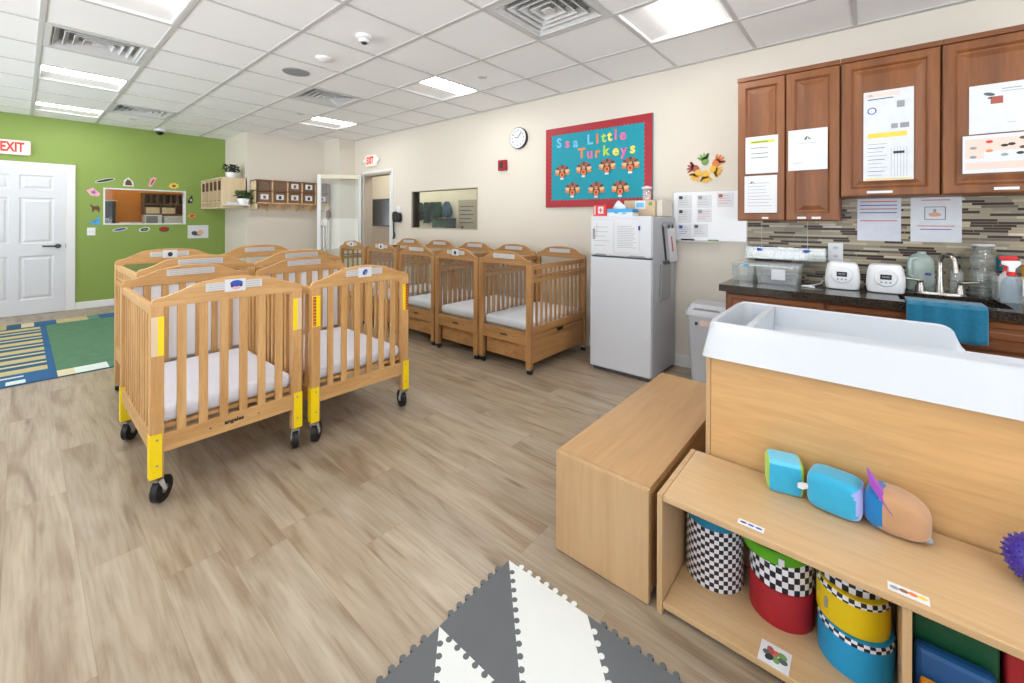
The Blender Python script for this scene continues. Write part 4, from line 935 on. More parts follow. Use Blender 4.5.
for q in (-1, 1): tm.prism(ell(.005, .006, 0, 10, q*.008, .034), (0, y-.009, 0), XA, UZ, (0, .001, 0), 'black')
tm.prism([(-.006, .024), (.006, .024), (0, .01)], (0, y-.009, 0), XA, UZ, (0, .001, 0), 'foam_red'); tm.box(-.02, .02, y-.009, y-.007, -.07, -.05, 'paper')
tm.box(-.012, .012, y-.009, y-.008, -.03, -.005, 'foam_red')
tp = tm.obj('paper_turkey', base=(0, 0, 0))
for i, (x, z_, l_) in enumerate(tk):
    o = tp if i == 0 else tp.copy()
    if i: COL.objects.link(o)
    o.location = (x, WA-.0215, z_); tag(o, l_+' of the bulletin board', 'paper turkey', 'paper turkeys on the bulletin board')
t = thing('whiteboard', (-1.02, WA, 1.11), 'small whiteboard with paper cards between refrigerator and cabinets', 'whiteboard')
m = MB(); m.box(-1.315, -.735, WA-.014, WA, 1.115, 1.535, 'white_plastic'); m.obj('surface', t)
m = MB()
for (a_, b_, c_, d_) in ((-1.32, -.73, 1.108, 1.118), (-1.32, -.73, 1.532, 1.54), (-1.32, -1.312, 1.11, 1.54), (-.738, -.73, 1.11, 1.54)): m.box(a_, b_, WA-.018, WA, c_, d_, 'label_silver')
m.obj('frame', t)
MB().box(-1.25, -.93, WA-.05, WA-.014, 1.103, 1.112, 'label_silver').obj('pen_tray', t)
tag(MB().cyl((-1.24, WA-.035, 1.119), (-1.13, WA-.035, 1.119), .007, k='black').obj('marker_pen', smooth=True), 'black marker lying at the left of the whiteboard tray', 'marker')
tag(MB().cyl((-1.02, WA-.035, 1.119), (-.94, WA-.035, 1.119), .007, k='paper_green').obj('marker_pen', smooth=True), 'green marker lying at the right of the whiteboard tray', 'marker')
cards = [(-1.278, -1.16, 1.392, 1.506, 'top left card on the whiteboard', 'ink_dark', 'grey'), (-1.277, -1.159, 1.262, 1.384, 'middle left card on the whiteboard', 'ink_dark', 'grey'), (-1.277, -1.159, 1.14, 1.25, 'bottom left card on the whiteboard with lines of blue text', 'ink_blue', 'ink_blue'),
         (-1.116, -.999, 1.392, 1.503, 'top middle card on the whiteboard', 'grey', 'paper_ink'), (-1.116, -.998, 1.272, 1.384, 'middle card of the whiteboard with red text', 'grey', 'ink_red'), (-1.147, -1.026, 1.143, 1.256, 'bottom card right of the blue text one on the whiteboard', 'dark_grey', 'paper_ink'),
         (-.955, -.831, 1.397, 1.513, 'card standing apart at the upper right of the whiteboard', 'paper_maroon', 'ink_red')]
for (a_, b_, c_, d_, l_, pk, ik) in cards:
    def exc(m, x0, x1, z0, z1, y, pk=pk): m.box(x0+.012, x0+.042, y-.003, y-.002, z1-.035, z1-.008, pk)
    sheet(a_, b_, c_, d_, WA-.0145, l_, 'card', 'paper_card', 4, 'cards on the whiteboard', exc, ink=ik)
m = MB()
for i, (x, z_, k, q) in enumerate(((-1.135, 1.735, 'paper_maroon', 2.7), (-1.055, 1.79, 'paper_green', 1.7), (-.965, 1.77, 'paper_orange', .6), (-1.115, 1.69, 'paper_gold', 3.8), (-1.05, 1.675, 'paper_gold', 4.6), (-.985, 1.715, 'paper_gold', 5.6))):
    y = WA-.003-.0015*i
    m.prism(ell(.035, .03, q, 16, x, z_), (0, y, 0), XA, UZ, (0, .001, 0), k)
    for f_ in range(5):
        a_ = q+(-.9+.45*f_)+(.35 if f_ == 0 else 0); m.prism(ell(.028, .010, a_, 10, x+.045*math.cos(a_), z_+.045*math.sin(a_)), (0, y, 0), XA, UZ, (0, .001, 0), k)
tag(m.obj('handprint_wreath'), 'wreath of coloured paper handprints above the whiteboard', 'paper decoration')

# ------------------------------------------------------------------ upper cabinets
def relief_a(m, x0, x1, z0, z1, y, steps, k):
    R = [[(x0+i, y-h, z0+i), (x1-i, y-h, z0+i), (x1-i, y-h, z1-i), (x0+i, y-h, z1-i)] for i, h in steps]
    m.rings(R, k, False, k)
def cab_door(x0, x1, z0, z1, y, parent, name='door', fr=.06):
    m = MB(); fr = min(fr, (z1-z0)*.28)
    relief_a(m, x0, x1, z0, z1, y, [(0, 0), (0, .016), (.006, .02), (fr-.014, .02), (fr-.006, .014), (fr, .006), (fr+.012, .006), (fr+.04, .015)], 'cherry_z')
    return m.obj(name, parent, bevel=.0015)
YC = 3.46
ups = [(-.735, -.437, 1.285, 1, 'leftmost narrow cherry wall cabinet with two stacked notices'), (-.435, -.137, 1.285, 1, 'narrow cherry wall cabinet second from the left, with one notice'), (-.133, .322, 1.44, 1, 'wide cherry wall cabinet with a long foil notice'), (.326, .79, 1.44, 1, 'wide cherry wall cabinet at the right edge, with two landscape notices')]
for (x0, x1, z0, n, l_) in ups:
    t = thing('wall_cabinet', ((x0+x1)/2, 3.62, z0), l_, 'cabinet', 'cherry wall cabinets')
    m = MB(); m.box(x0, x1, YC, WA, z0, 2.32, 'cherry_x'); m.box(x0-.001, x1+.001, YC-.022, YC, 2.305, 2.335, 'cherry_x'); m.obj('body', t, bevel=.002)
    dd = cab_door(x0+.003, x1-.003, z0+.004, 2.302, YC, t)
    if x1 < 0 and x0 < -.5:
        MB().box(x0+.16, x0+.2, YC-.022, YC-.0195, z0+.015, z0+.028, 'paper').obj('small_label', dd)
    elif x1 < 0:
        for q in (.07, .15): MB().box(x0+q, x0+q+.05, YC-.022, YC-.0195, z0+.015, z0+.03, 'paper').obj('small_label', dd)
    else: MB().box(x0+.13 if x0 < 0 else x0+.2, x0+.25 if x0 < 0 else x0+.29, YC-.022, YC-.0195, z0+.02, z0+.035, 'paper').obj('small_label', dd)
yp = YC-.0212
def exA(m, x0, x1, z0, z1, y):
    m.box(x0+.03, x1-.02, y-.0028, y-.002, z1-.05, z1-.03, 'ink_yellow'); m.box(x0+.04, x1-.06, y-.003, y-.0028, z1-.045, z1-.035, 'ink_green')
    for q in (.08, .12, .15): m.box(x0+.035, x1-.06, y-.0028, y-.002, z1-q-.004, z1-q, 'ink_dark')
sheet(-.681, -.478, 1.626, 1.892, yp, 'white notice with a yellow green heading, upper one on the leftmost cabinet', extra=exA)
def tri(m, x, z, y, s=.02, k='ink_dark'):
    m.prism([(x-s, z), (x-s*.3, z), (x+.0, z+s*.9), (x-s*.15, z+s*1.3)], (0, y-.003, 0), XA, UZ, (0, .001, 0), k); m.prism([(x+s*.2, z), (x+s*1.1, z), (x+s*.1, z+s*1.2)], (0, y-.003, 0), XA, UZ, (0, .001, 0), 'paper_green')
def exB(m, x0, x1, z0, z1, y):
    tri(m, x0+.05, z1-.055, y, .014)
    m.box(x0+.04, x1-.05, y-.0025, y-.002, z0+.03, z0+.03, 'grey')
sheet(-.686, -.483, 1.343, 1.610, yp, 'white notice with small print, lower one on the leftmost cabinet', rows=8, extra=exB)
def exC(m, x0, x1, z0, z1, y):
    tri(m, (x0+x1)/2, z1-.07, y, .02); m.box(x0+.06, x1-.06, y-.003, y-.002, z1-.095, z1-.092, 'grey'); m.box(x0+.03, x0+.08, y-.003, y-.002, z0+.05, z0+.053, 'paper_ink')
sheet(-.418, -.2, 1.63, 1.906, yp, 'shiny white notice with a small logo on the second cabinet', extra=exC, base='sheet_protector')
def exD(m, x0, x1, z0, z1, y):
    m.box(x0+.01, x1-.06, y-.003, y-.002, z1-.035, z1-.012, 'ink_pink'); m.box(x0+.02, x1-.09, y-.003, y-.002, z1-.052, z1-.047, 'ink_dark')
    tri(m, x0+.035, z1-.03, y, .01)
    m.prism(ell(.022, .022, 0, 20, x0+.04, z1-.12), (0, y-.003, 0), XA, UZ, (0, .001, 0), 'ink_blue'); m.prism(ell(.016, .016, 0, 20, x0+.04, z1-.12), (0, y-.0035, 0), XA, UZ, (0, .001, 0), 'paper')
    m.box(x1-.075, x1-.04, y-.003, y-.002, z1-.115, z1-.075, 'grey'); m.box(x1-.1, x1-.07, y-.003, y-.002, z1-.24, z1-.21, 'grey'); m.box(x1-.06, x1-.02, y-.003, y-.002, z1-.24, z1-.21, 'paper_ink')
    m.box(x0+.02, x1-.03, y-.003, y-.002, z1-.29, z1-.26, 'ink_yellow')
    for q in range(9): m.box(x0+.02, x0+.11-.01*(q % 3), y-.003, y-.002, z1-.33-.024*q, z1-.327-.024*q, 'ink_dark' if q % 3 == 1 else 'paper_ink')
    for q in range(6): m.box(x1-.1+.014*q, x1-.0985+.014*q, y-.003, y-.002, z0+.02, z0+.2, 'paper_ink')
    m.box(x1-.09, x1-.04, y-.0035, y-.003, z0+.16, z0+.175, 'ink_dark')
    m.box(x0+.01, x1-.01, y-.003, y-.002, z0+.004, z0+.012, 'ink_yellow')
sheet(-.02, .209, 1.538, 2.092, yp, 'tall crinkled foil notice full of small print on the wide cabinet', extra=exD, base='sheet_protector')
def exE(m, x0, x1, z0, z1, y):
    m.prism(ell(.022, .009, -.3, 14, x0+.075, z1-.055), (0, y-.003, 0), XA, UZ, (0, .001, 0), 'slate'); m.box(x0+.08, x0+.125, y-.003, y-.002, z1-.11, z1-.07, 'paper_maroon'); m.box(x0+.07, x0+.085, y-.003, y-.002, z1-.08, z1-.072, 'black')
    m.box(x0+.12, x0+.19, y-.003, y-.002, z1-.035, z1-.03, 'grey'); m.box(x0+.12, x0+.2, y-.003, y-.002, z1-.048, z1-.045, 'paper_ink'); m.box(x0+.14, x0+.17, y-.003, y-.002, z0+.05, z0+.053, 'grey')
sheet(.432, .735, 1.772, 2.04, yp, 'white landscape notice with a small animal picture, upper one at the right edge', extra=exE, base='sheet_protector')
def exF(m, x0, x1, z0, z1, y):
    m.box(x0+.01, x1-.01, y-.0025, y-.002, z1-.09, z1-.02, 'ink_pink'); m.box(x0+.01, x1-.01, y-.0025, y-.002, z0+.02, z0+.06, 'ink_pink'); m.box(x0+.01, x0+.08, y-.0025, y-.002, z1-.13, z1-.09, 'ink_pink')
    for (dx, dz, k) in ((.04, .07, 'grey'), (.10, .04, 'bright_red'), (.10, .09, 'l_orange'), (.155, .065, 'dark'), (.18, .06, 'dark'), (.04, .12, 'paper_ink'), (.155, .115, 'grey'), (.22, .03, 'brown'), (.22, .08, 'brown'), (.21, .11, 'dark'), (.24, .11, 'grey'), (.28, .05, 'red')):
        m.prism(ell(.014, .008, 0, 12, x0+dx, z1-dz), (0, y-.003, 0), XA, UZ, (0, .001, 0), k)
sheet(.408, .735, 1.555, 1.765, yp, 'pale pink landscape chart of small foods, lower one at the right edge', extra=exF)

# ------------------------------------------------------------------ backsplash, base cabinets, counter
XE = 1.6
m = MB(); m.box(-.73, XE, WA-.012, WA, .85, 1.52, 'mosaic'); struct(m.obj('trim_3', base=(0, WA, 0)), 'brown and tan mosaic tile backsplash')
edges = [-.745, -.19, .66, 1.10, XE]
names = ['base cabinet at the left end, under the plastic bins', 'base cabinet left of the sink, with one drawer', 'sink base cabinet behind the blue towel', 'base cabinet at the right edge below the spray bottles']
names = ['cherry base cabinet at the left end, under the clear bins', 'cherry base cabinet under the sink, behind the blue towel', 'cherry base cabinet right of the blue towel', 'cherry base cabinet beyond the right edge of the picture']
for i in range(4):
    x0, x1 = edges[i], edges[i+1]
    t = thing('base_cabinet', ((x0+x1)/2, 3.45, 0), names[i], 'cabinet', 'cherry base cabinets')
    m = MB(); m.box(x0+.001, x1-.001, 3.16, 3.18, .1, .804, 'cherry_x'); m.box(x0+.001, x0+.018, 3.18, WA-.02, .1, .804, 'cherry_x'); m.box(x1-.018, x1-.001, 3.18, WA-.02, .1, .804, 'cherry_x'); m.box(x0+.018, x1-.018, 3.18, WA-.02, .1, .12, 'cherry_x'); m.box(x0+.018, x1-.018, WA-.03, WA-.02, .12, .804, 'cherry_x'); m.box(x0+.001, x1-.001, 3.22, 3.7, 0, .1, 'dark'); m.obj('body', t)
    m = MB(); relief_a(m, x0+.012, x1-.012, .645, .79, 3.16, [(0, 0), (0, .016), (.006, .02), (.03, .02), (.036, .012), (.05, .012), (.06, .017)], 'cherry_x'); m.obj('drawer', t)
    cab_door(x0+.012, (x0+x1)/2-.003, .12, .63, 3.16, t); cab_door((x0+x1)/2+.003, x1-.012, .12, .63, 3.16, t)
SX0, SX1, SY0, SY1 = .14, .56, 3.19, 3.52
m = MB(); wh = .85
def slab(x0, x1, y0, y1): m.box(x0, x1, y0, y1, .806, .85, 'granite')
slab(-.775, SX0, 3.105, WA-.013); slab(SX1, XE, 3.105, WA-.013); slab(SX0, SX1, 3.105, SY0); slab(SX0, SX1, SY1, WA-.013)
tag(m.obj('countertop'), 'dark polished granite countertop along the tiled wall', 'countertop')
m = MB(); frame_rings(m, SX0, SX1, SY0, SY1, [(0, .8055), (-.012, .8055), (-.012, .60), (.02, .60)], 'steel'); m.box(SX0-.012, SX1+.012, SY0-.012, SY1+.012, .595, .60, 'steel'); m.cyl(((SX0+SX1)/2, 3.36, .6), ((SX0+SX1)/2, 3.36, .603), .03, k='dark')
tag(m.obj('sink_basin'), 'steel sink basin set in the granite counter behind the blue towel', 'sink')
t = thing('faucet', (.36, 3.58, .85), 'brushed nickel gooseneck faucet with two lever handles', 'faucet')
fx, fy_ = .333, 3.572
MB().lathe([(.001, 0), (.032, 0), (.03, .012), (.001, .014)], (fx, fy_, .85), 'nickel', 24, 3.6, 1).obj('base_plate', t, True)
pts = [(fx, fy_, .86), (fx, fy_, .96), (fx, fy_, 1.02)]+[(fx+.026-.026*math.cos(q), fy_-.045+.045*math.cos(q), 1.04+.055*math.sin(q)) for q in [PI*i/8 for i in range(0, 9)]]+[(fx+.056, fy_-.095, .99)]
MB().tube(pts, [.022, .015]+[.0125]*(len(pts)-3)+[.015], 'nickel', 14).obj('spout', t, True)
for s in (-1, 1):
    h = MB(); h.lathe([(.001, 0), (.024, 0), (.022, .03), (.014, .05), (.018, .065), (.001, .07)], (fx+s*.085, fy_, .86), 'nickel', 18); h.tube([(fx+s*.085, fy_, .925), (fx+s*.16, fy_-.01, .935)], [.009, .006], 'nickel', 8); h.obj('handle', t, True)
# towel draped over the edge
t_ = MB(); n = 26; x0, x1 = .162, .455; R = []
prof = [(3.25, .858), (3.16, .859), (3.100, .860), (3.082, .845), (3.082, .80), (3.080, .75), (3.078, .70), (3.077, .675)]
for (yy, zz) in prof:
    R.append([(x0+(x1-x0)*i/n, yy-.006*math.sin(i*.9)*(1 if zz < .85 else .2)-(.0 if zz > .85 else .004), zz+(.004*math.sin(i*.5+1) if zz < .7 else 0)+(.0 if zz < .85 else .001)) for i in range(n+1)])
t_.rings(R, 'towel', False, False, closed=False); o = t_.obj('hand_towel', smooth=True)
so = o.modifiers.new('thick', 'SOLIDIFY'); so.thickness = .008; so.offset = 0
tag(o, 'blue towel hanging over the counter edge in front of the sink', 'towel')
# bottle warmers
def warmer(x0, x1, y, label):
    cx = (x0+x1)/2; w = (x1-x0)/2; t = thing('bottle_warmer', (cx, y, .8505), label, 'bottle warmer', 'white bottle warmers')
    m = MB(); R = []
    for (f, z_) in ((.84, 0), (.94, .006), (1.0, .045), (.98, .09), (.93, .13), (.86, .155), (.76, .168), (.6, .172)):
        ring = []
        for i in range(32):
            q = 2*PI*i/32; c_, s_ = math.cos(q), math.sin(q); e = .55
            ring.append((cx+w*f*math.copysign(abs(c_)**e, c_), y+.085*f*math.copysign(abs(s_)**e, s_), .8505+z_))
        R.append(ring)
    m.rings(R, 'white_plastic'); m.obj('body', t, True)
    m = MB(); m.cyl((cx, y-.08, .8505+.095), (cx, y-.092, .8505+.095), .058, .05, 'white_plastic', 32); m.obj('control_ring', t, bevel=.003)
    m = MB(); m.box(cx-.026, cx+.026, y-.0935, y-.09, .8505+.085, .8505+.115, 'lcd'); m.text('88:88', .016, (cx, y-.094, .8505+.1), XA, UZ, .0003, 'paper_ink', .0003); m.obj('display', t)
    for q in (-.02, 0, .02): MB().cyl((cx+q, y-.0925, .8505+.068), (cx+q, y-.0945, .8505+.068), .005, k='grey', seg=10).obj('button', t)
warmer(-.212, -.032, 3.46, 'white bottle warmer on the left, beside the clear bins')
warmer(-.006, .178, 3.46, 'white bottle warmer on the right, beside the translucent jug')
def clear_bin(x0, x1, y0, y1, h, label, lid=True, k='clear_plastic', name='storage_bin'):
    t = thing(name, ((x0+x1)/2, (y0+y1)/2, .8505), label, 'bin'); z0 = .8505; w = .004; m = MB()
    i = .012
    R = [[(x0+a, y0+a, z_), (x1-a, y0+a, z_), (x1-a, y1-a, z_), (x0+a, y1-a, z_)] for a, z_ in ((i, z0), (0, z0+h), (-.006, z0+h), (-.006, z0+h-.008))]
    m.rings(R, k, True, False); m.obj('tub', t)
    if lid: MB().box(x0-.008, x1+.008, y0-.008, y1+.008, z0+h+.0005, z0+h+.008, k).obj('lid', t, bevel=.002)
    return t
t = clear_bin(-.765, -.615, 3.40, 3.64, .12, 'small clear plastic bin at the left end of the counter')
MB().box(-.68, -.65, 3.385, 3.40, .96, .975, 'sky').obj('latch', t)
t = clear_bin(-.595, -.345, 3.34, 3.60, .125, 'larger clear bin with a white label, left of the bottle warmers')
MB().box(-.50, -.42, 3.333, 3.336, .885, .955, 'paper').obj('label_card', t)
m = MB(); m.box(-.57, -.37, 3.38, 3.56, .855, .89, 'grey'); m.obj('contents', t)
# hanging acrylic rack under cabinets
t = thing('bottle_rack', (-.43, 3.68, 1.0), 'clear rack with white parts and blue clips hanging on the backsplash', 'rack')
m = MB(); m.box(-.715, -.22, 3.62, 3.765, 1.0, 1.004, 'clear_plastic'); m.box(-.715, -.22, 3.62, 3.624, 1.0, 1.09, 'clear_plastic'); m.box(-.715, -.711, 3.62, 3.765, 1.0, 1.09, 'clear_plastic'); m.box(-.224, -.22, 3.62, 3.765, 1.0, 1.09, 'clear_plastic'); m.obj('tray', t)
m = MB()
for i in range(7): m.cyl((-.56+i*.033, 3.68, 1.005), (-.56+i*.033, 3.68, 1.045), .014, k='paper', seg=12)
for i in range(6): m.cyl((-.545+i*.033, 3.66, 1.046), (-.545+i*.033, 3.66, 1.06), .013, k='paper', seg=12)
m.obj('bottle_parts', t)
for x in (-.62, -.33):
    m = MB(); m.ball((x, 3.63, 1.07), (.03, .014, .016), 'ink_blue', 12); m.obj('clip', t, True)
    MB().tube([(x, 3.7, 1.005), (x, 3.7, 1.285)], .0015, 'label_silver', 6).obj('wire', t)
# outlet
t = thing('wall_outlet', (-.172, WA-.012, 1.0), 'white power outlet on the mosaic backsplash above the left bottle warmer', 'outlet')
MB().box(-.215, -.13, WA-.019, WA-.012, 1.0, 1.13, 'white_plastic').obj('cover_plate', t, bevel=.003)
for z_ in (1.035, 1.095):
    m = MB(); m.prism(ell(.018, .014, 0, 16, -.172, z_), (0, WA-.021, 0), XA, UZ, (0, .002, 0), 'paper')
    for q in (-.006, .006): m.box(-.172+q-.0012, -.172+q+.0012, WA-.0216, WA-.021, z_-.003, z_+.006, 'black')
    m.obj('socket', t)
m = MB(); m.tube([(-.33, 3.36, .856), (-.30, 3.38, .858), (-.26, 3.345, .856), (-.29, 3.33, .856), (-.33, 3.35, .857), (-.27, 3.40, .862), (-.235, 3.46, .87), (-.23, 3.55, .88)], .0035, 'white_plastic', 8)
tag(m.obj('power_cord', smooth=True), 'white cord coiled on the counter left of the bottle warmers', 'cord')
# papers on backsplash
ys2 = WA-.0125
def exG(m, x0, x1, z0, z1, y):
    for q, k in ((.03, 'ink_red'), (.055, 'purple'), (.08, 'paper_maroon'), (.105, 'purple'), (.16, 'ink_red')): m.box(x0+.015, x1-.02, y-.003, y-.002, z1-q-.006, z1-q, k)
sheet(-.053, .17, 1.153, 1.452, ys2, 'crinkled shiny sheet with purple print on the backsplash', extra=exG, base='foil')
def exH(m, x0, x1, z0, z1, y):
    m.box(x0+.05, x1-.05, y-.003, y-.002, z1-.03, z1-.025, 'ink_red'); m.box(x0+.03, x1-.03, y-.003, y-.002, z1-.055, z1-.05, 'ink_pink')
    for (a, b, c, d) in ((.065, .16, .165, .162), (.065, .16, .085, .082), (.065, .068, .165, .082), (.157, .16, .165, .082)): m.box(x0+a, x0+b, y-.003, y-.002, z0+.06+d, z0+.06+c-.0, 'ink_dark') if a != .0 else None
    m.prism(ell(.03, .014, 0, 16, x0+.112, z0+.175), (0, y-.003, 0), XA, UZ, (0, .001, 0), 'skin'); m.box(x0+.105, x0+.118, y-.003, y-.002, z0+.19, z0+.21, 'grey')
    m.box(x0+.03, x1-.03, y-.003, y-.002, z0+.10, z0+.105, 'ink_red'); m.box(x0+.045, x1-.045, y-.003, y-.002, z0+.078, z0+.083, 'purple')
sheet(.215, .445, 1.155, 1.45, ys2, 'white hand washing notice in a plastic sleeve behind the faucet', extra=exH, base='sheet_protector')
# jug, soap, glass jar
t = thing('water_jug', (.255, 3.68, .8505), 'translucent green gallon jug with handle left of the faucet', 'jug')
m = MB(); R = []
for (f, z_) in ((.85, 0), (1, .01), (1, .15), (.95, .185), (.8, .21), (.5, .228), (.3, .235)):
    R.append([((.255)+.064*f*math.copysign(abs(math.cos(q))**.7, math.cos(q)), 3.68+.055*f*math.copysign(abs(math.sin(q))**.7, math.sin(q)), .8505+z_) for q in [2*PI*i/24 for i in range(24)]])
m.rings(R, 'jug_plastic'); m.obj('body', t, True)
MB().tube([(.232, 3.632, .8505+.205), (.210, 3.622, .8505+.20), (.202, 3.618, .8505+.16), (.204, 3.618, .8505+.10), (.227, 3.628, .8505+.08)], .010, 'jug_plastic', 10).obj('handle', t, True)
MB().cyl((.262, 3.68, 1.083), (.262, 3.68, 1.096), .02, k='jug_plastic').obj('cap', t, True)
m = MB(); m.prism(ell(.04, .045, 0, 20, .278, .93), (0, 3.620, 0), XA, UZ, (0, .002, 0), 'clear_plastic'); m.box(.272, .299, 3.618, 3.620, .955, .968, 'ink_blue'); m.obj('label_sticker', t)
t = thing('soap_dispenser', (.415, 3.68, .8505), 'soap bottle with a black pump behind the faucet', 'soap dispenser')
MB().lathe([(.001, 0), (.03, 0), (.03, .13), (.014, .15), (.001, .15)], (.415, 3.69, .8505), 'clear_plastic').obj('bottle', t, True)
m = MB(); m.lathe([(.017, .15), (.017, .175), (.006, .178), (.006, .21), (.018, .212), (.016, .225), (.001, .226)], (.415, 3.69, .8505), 'black'); m.box(.36, .415, 3.684, 3.696, 1.063, 1.075, 'black'); m.obj('pump', t, True)
t = thing('glass_jar', (.520, 3.685, .8505), 'tall clear glass jar with a waisted neck right of the faucet', 'jar')
MB().lathe([(.001, .0), (.052, 0), (.055, .01), (.055, .14), (.045, .17), (.055, .19), (.052, .23), (.036, .25), (.034, .27), (.05, .29), (.001, .292)], (.520, 3.685, .8505), 'clear_glass', 28).obj('vessel', t, True)
MB().lathe([(.001, .292), (.05, .292), (.048, .305), (.001, .307)], (.520, 3.685, .8505), 'label_silver', 28).obj('lid', t, True)
# right bin with spray bottles
t = clear_bin(.535, .86, 3.40, 3.62, .145, 'clear bin holding spray bottles at the right edge of the counter', lid=False)
m = MB(); m.box(.62, .74, 3.392, 3.395, .90, .985, 'paper'); m.prism(ell(.03, .02, .3, 14, .66, .945), (0, 3.389, 0), XA, UZ, (0, .002, 0), 'grey'); m.box(.68, .71, 3.389, 3.391, .915, .95, 'ink_yellow'); m.obj('label_card', t)
def spray(x, y, h, bodyk, headk, nozk, label):
    t = thing('spray_bottle', (x, y, .856), label, 'spray bottle', 'spray bottles in the clear bin'); z0 = .856
    MB().lathe([(.001, 0), (.038, 0), (.04, .01), (.04, h*.6), (.03, h*.8), (.014, h*.92), (.014, h), (.001, h)], (x, y, z0), bodyk, 20).obj('body', t, True)
    m = MB(); m.cyl((x, y, z0+h*.93), (x, y, z0+h+.012), .018, k=headk); m.obj('collar', t, True)
    m = MB(); m.prism([(-.035, .04), (-.035, .058), (.03, .062), (.035, .045), (.014, .02), (.012, 0), (-.012, 0), (-.012, .03)], (x, y-.011, z0+h+.01), (1, 0, 0), UZ, (0, .022, 0), nozk); m.prism([(-.014, .03), (-.02, .03), (-.034, .0), (-.028, -.003)], (x, y-.005, z0+h+.01), (1, 0, 0), UZ, (0, .01, 0), headk); m.obj('trigger', t, bevel=.003)
spray(.592, 3.46, .150, 'liquid_blue', 'bright_red', 'white_plastic', 'spray bottle with a red collar and white trigger, front one in the bin')
spray(.598, 3.558, .17, 'white_plastic', 'bright_red', 'bright_red', 'spray bottle with an all red head, back one in the bin')
t = thing('cleaner_bottle', (.615, 3.72, .8505), 'teal capped bottle between the glass jar and the spray bottles', 'bottle')
MB().lathe([(.001, 0), (.032, 0), (.034, .12), (.02, .15), (.001, .15)], (.615, 3.72, .8505), 'black').obj('body', t, True); MB().lathe([(.03, .15), (.034, .16), (.034, .23), (.028, .24), (.001, .24)], (.615, 3.72, .8505), 'teal').obj('cap', t, True)
t = thing('wipes_tub', (.72, 3.5, .856), 'yellow tub standing in the clear bin at the right edge', 'tub')
MB().lathe([(.001, 0), (.06, 0), (.06, .2), (.001, .2)], (.70, 3.52, .856), 'liquid_yellow', 24).obj('body', t, True); MB().lathe([(.063, .2), (.063, .22), (.001, .225)], (.70, 3.52, .856), 'white_plastic', 24).obj('lid', t, True)

# waste bin
t = thing('waste_bin', (-.98, 3.60, 0), 'light grey plastic waste bin with a swing lid beside the refrigerator', 'waste bin')
def rr(x0, x1, y0, y1, z_, r, n=5):
    P_ = []
    for (cx_, cy_, a0) in ((x1-r, y1-r, 0), (x0+r, y1-r, PI/2), (x0+r, y0+r, PI), (x1-r, y0+r, 3*PI/2)):
        for i in range(n+1): P_.append((cx_+r*math.cos(a0+PI/2*i/n), cy_+r*math.sin(a0+PI/2*i/n), z_))
    return P_
m = MB(); m.rings([rr(-1.08, -.83, 3.50, 3.72, 0, .03), rr(-1.11, -.80, 3.47, 3.74, .52, .04), rr(-1.115, -.795, 3.465, 3.745, .53, .04)], 'grey_can'); m.box(-1.0, -.9, 3.462, 3.468, .46, .50, 'ink_pink'); m.prism(ell(.012, .014, 0, 12, -1.03, .47), (0, 3.466, 0), XA, UZ, (0, .004, 0), 'dark_grey'); m.obj('body', t, True)
m = MB(); m.rings([rr(-1.12, -.79, 3.46, 3.75, .53, .04), rr(-1.12, -.79, 3.46, 3.75, .56, .04), rr(-1.09, -.82, 3.49, 3.72, .62, .05)], 'grey_can'); m.prism([(-1.07, .57), (-.84, .57), (-.87, .592), (-1.04, .592)], (0, 3.468, 0), XA, UZ, (0, .02, 0), 'grey'); m.obj('lid', t, True)

# ------------------------------------------------------------------ wooden chest beside the shelf
t = thing('wooden_chest', (-.74, 1.9, 0), 'plain birch plywood storage unit left of the low toy shelf', 'cabinet')
x0, x1, y0, y1, z1 = -.925, -.553, 1.36, 2.46, .387
MB().box(x0, x1, y0-.0, y0+.018, .004, z1-.002, 'maple_z').obj('front_panel', t, bevel=.002)
MB().box(x0+.001, x1-.001, y0+.019, y1, z1-.02, z1, 'maple_y').obj('top', t, bevel=.002)
MB().box(x0, x0+.018, y0+.019, y1, .004, z1-.021, 'maple_y').obj('side_panel', t); MB().box(x1-.018, x1, y0+.019, y1, .03, z1-.021, 'maple_y').obj('side_panel', t)
MB().box(x0+.019, x1-.019, y1-.018, y1, .004, z1-.021, 'maple_z').obj('back_panel', t)
MB().box(x0+.019, x1-.019, y0+.02, y1-.02, .03, .048, 'maple_y').obj('bottom_panel', t)
for xx in (x0+.03, x1-.03):
    for yy in (y0+.05, y1-.05): MB().cyl((xx, yy, 0), (xx, yy, .03), .012, k='dark').obj('glide', t)

# ------------------------------------------------------------------ low toy shelf
SXR = 1.15
t = thing('toy_shelf', (.3, 1.55, 0), 'low maple toy shelf with foam blocks inside and soft toys on top', 'shelf')
MB().box(-.525, -.507, 1.36, 1.715, .0, .39, 'maple_z').obj('side_panel', t, bevel=.002)
MB().box(SXR, SXR+.018, 1.36, 1.715, .0, .39, 'maple_z').obj('side_panel', t, bevel=.002)
MB().box(-.506, SXR-.001, 1.362, 1.715, .370, .39, 'maple_x').obj('top_panel', t, bevel=.002)
MB().box(-.506, SXR-.001, 1.365, 1.70, .02, .04, 'maple_x').obj('bottom_panel', t, bevel=.002)
MB().box(-.506, SXR-.001, 1.702, 1.714, .041, .369, 'maple_x').obj('back_panel', t)
MB().box(.066, .084, 1.368, 1.70, .041, .369, 'maple_z').obj('divider', t, bevel=.002)
MB().box(.55, .568, 1.368, 1.70, .041, .369, 'maple_z').obj('divider', t, bevel=.002)
